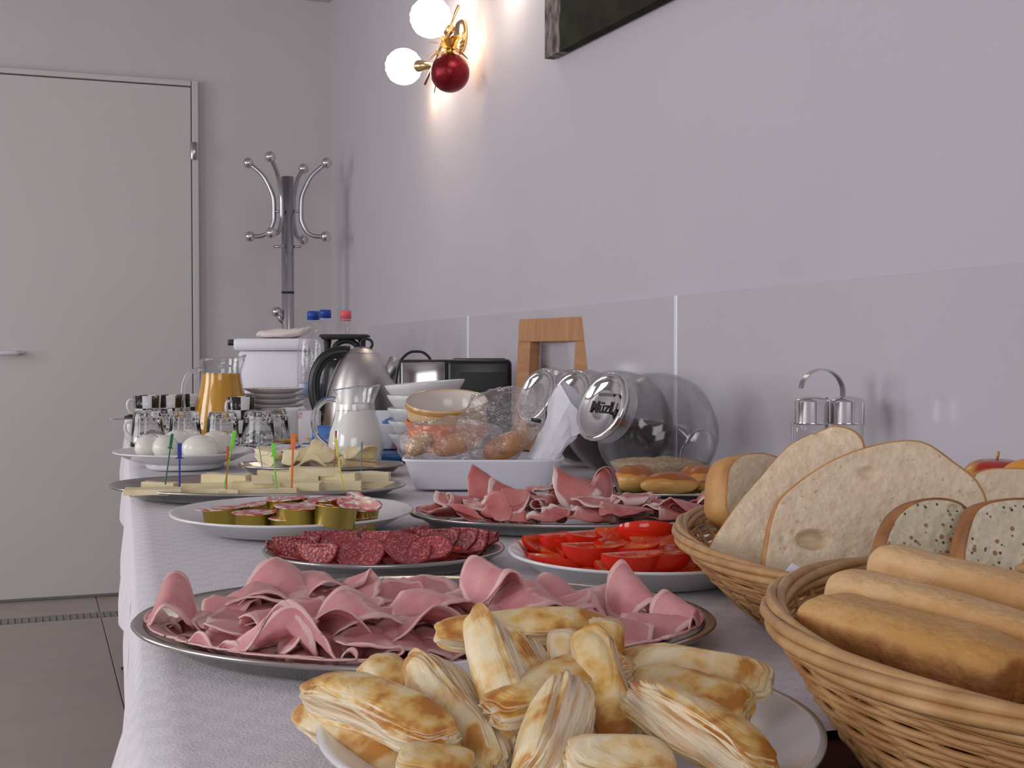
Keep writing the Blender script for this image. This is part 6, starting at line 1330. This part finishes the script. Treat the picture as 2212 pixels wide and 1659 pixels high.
# ================================================================== JAM PORTIONS
GJ = 'gold jam portion cups on the white plate'
def jamcup():
    t = thing('jam_cup', '', 'jam portion', group=GJ); b = B(); h = 0.0235
    capf(b, [(0.0215, 0), (0.0225, 0.001), (0.0245, h - 0.0008), (0.0262, h)], 44, mod=lambda a, z: 1 + 0.004 * math.sin(9 * a + z * 200)); b.build('foil_cup', 'gold', t)
    b = B(); capf(b, [(0.0268, h + 0.0001), (0.0268, h + 0.0005), (0.024, h + 0.0009)], 44); b.v = [(x + (0.007 if x > 0.022 and abs(y) < 0.009 else 0), y, z + (0.0015 if x > 0.022 and abs(y) < 0.009 else 0)) for x, y, z in b.v]; b.build('printed_lid', 'lid', t); return t
j0_ = None; jz = CT + 0.0055
JL = [(550, 1107, 0, .3, 0, 0, 'gold jam cup at the front left of the group'), (712, 1108, 0, 2.4, .05, 0, 'gold jam cup with dented foil at the front right'), (630, 1119, -0.004, 1.2, 0, 0, 'small looking gold jam cup between the two front ones'), (484, 1098, 0, 3.4, .05, .05, 'leftmost gold jam cup'), (560, 1088, 0.001, 5.0, .1, -.05, 'gold jam cup behind the front left one'),
 (640, 1094, 0.010, .9, .06, 0, 'gold jam cup with shiny lid resting in the middle'), (722, 1096, 0.012, 4.1, -.06, -.16, 'gold jam cup tilted onto the front right one'), (622, 1077, 0.012, 2.0, -.04, .05, 'gold jam cup at the back, left of two'), (703, 1078, 0.012, 5.5, .03, -.04, 'gold jam cup at the back, right of two'), (772, 1085, 0.012, 1.6, .05, -.26, 'gold jam cup tipped up at the far right of the group'), (768, 1115, -0.004, 3.0, 0, 0, 'gold jam cup with only its red lid edge showing at the right')]
for i, (px, py, dz, rz, tx, ty, lab) in enumerate(JL):
    P = at(px, py, jz + 0.0235 + dz); P.z = T + jz + dz
    if j0_ is None: j0_ = jamcup(); j0_['label'] = lab; j0_.location = P; j0_.rotation_euler = (tx, ty, rz - TH)
    else: dup(j0_, P, (tx, ty, rz), lab, GJ)
# ================================================================== PUFF PASTRIES
GQ = 'puff pastry pieces on the front plate'
def pastry(A, Bq, w_, t_, roll, seed, label, m='pastry', e=(0.45, 0.5), puff=0.0):
    A, Bq = Vector(A), Vector(Bq); Lh = (Bq - A).length / 2
    def fn(v):
        t = v.x / Lh; ay, az = abs(v.y) / (w_ / 2), abs(v.z) / (t_ / 2)
        side = max(0.0, min(1.0, (max(ay, abs(t)) - 0.55) * 3)); top = max(0.0, min(1.0, (az - 0.6) * 3)) * (1 - side)
        lay = 0.16 * nz((v.x * 26, math.copysign(1, v.y), v.z * 520), 1.0, seed) + 0.07 * nz((v.x * 70, v.y * 70, v.z * 900), 1.0, seed)
        q = 1 + 0.17 * nz(v, 42, seed); tap = 1 - 0.22 * abs(t) ** 3 + 0.10 * nz((t * 2.2, 0, 0), 1, seed * 3)
        y = v.y * q * (1 + lay * 1.2 * side) * tap; x = v.x * (1 + 0.5 * lay * side) + 0.10 * v.y * math.sin(seed * 2)
        z = v.z * (1 + 0.20 * nz(v, 34, seed + 9) + 0.08 * nz(v, 120, seed + 2)) * (1 - 0.35 * abs(t) ** 2.5) * (1.12 - 0.25 * ay * ay) + 0.06 * Lh * math.sin(2.2 * t + seed)
        return Vector((x, y, z))
    b = B(); superq(b, Lh, w_ / 2, t_ / 2, min(e[0], 0.28), 0.36, 104, 72, fn=fn); o = b.build('puff_pastry', m, mw=frame_mat(A, Bq, roll)); tag(o, label, 'pastry', GQ)
q_ = atZ
pastry(q_(675, 1478, .655), q_(965, 1608, .575), .027, .024, 0.2, 1, 'long golden puff pastry at the left edge of the front plate')
pastry(q_(662, 1522, .660), q_(905, 1650, .590), .030, .012, 0.5, 2, 'thin ragged pale pastry under the leftmost golden one', 'pastrypale')
pastry(q_(800, 1455, .72), q_(905, 1500, .68), .026, .024, 0.3, 3, 'short curled browned pastry behind the leftmost one')
pastry(q_(915, 1432, .675), q_(1085, 1660, .585), .022, .030, 1.2, 4, 'pastry on edge with layered cut face, left of centre', 'pastrypale')
pastry(q_(1030, 1335, .66), q_(1125, 1600, .60), .024, .020, 0.9, 5, 'tall leaning pastry with smooth pale side at the centre', 'pastrypale')
pastry(q_(1070, 1375, .70), q_(1180, 1500, .66), .028, .020, 1.2, 6, 'wedge shaped pastry behind the tall leaning one')
pastry(q_(948, 1362, .69), q_(1335, 1368, .70), .022, .018, 0.5, 7, 'topmost long pastry lying across the pile', e=(0.35, 0.5))
pastry(q_(1215, 1360, .665), q_(1222, 1478, .655), .016, .020, 0.2, 8, 'small pale pastry chunk right under the topmost one', 'pastrypale')
pastry(q_(1268, 1368, .655), q_(1345, 1610, .60), .022, .020, 0.5, 9, 'long yellow glazed pastry leaning at the centre right')
pastry(q_(1300, 1335, .70), q_(1300, 1420, .695), .024, .022, 0.0, 10, 'brown pastry end behind the yellow glazed one')
pastry(q_(1215, 1500, .60), q_(1165, 1690, .54), .036, .028, 1.0, 11, 'big pastry wedge with many open layers at the front centre', 'pastrypale')
pastry(q_(1225, 1640, .53), q_(1450, 1665, .53), .022, .022, 0.4, 12, 'layered pastry at the bottom edge, right of centre', 'pastrypale')
pastry(q_(1385, 1490, .60), q_(1650, 1690, .53), .030, .026, -0.3, 13, 'large golden brown pastry at the front right')
pastry(q_(1340, 1428, .70), q_(1665, 1472, .66), .024, .016, 0.9, 14, 'long pastry at the back right showing its layered underside', 'pastrypale')
pastry(q_(1365, 1478, .66), q_(1615, 1530, .62), .028, .016, 0.4, 15, 'flat layered pastry between the two right hand ones')
pastry(q_(860, 1650, .56), q_(1020, 1662, .56), .024, .016, 0.2, 16, 'dark bottomed pastry at the lower left of the plate')
pastry(XZ(-0.03, .67, .030), XZ(0.05, .62, .030), .032, .022, 0.1, 17, 'pastry hidden under the pile, left'); pastry(XZ(0.05, .69, .030), XZ(0.09, .61, .030), .032, .022, 0.1, 18, 'pastry hidden under the pile, right')
pastry(XZ(-0.01, .60, .045), XZ(0.06, .66, .050), .030, .022, 0.1, 19, 'pastry inside the pile under the tall leaning one'); pastry(XZ(0.0, .73, .035), XZ(0.07, .72, .035), .030, .022, 0.1, 20, 'pastry low at the back of the plate')
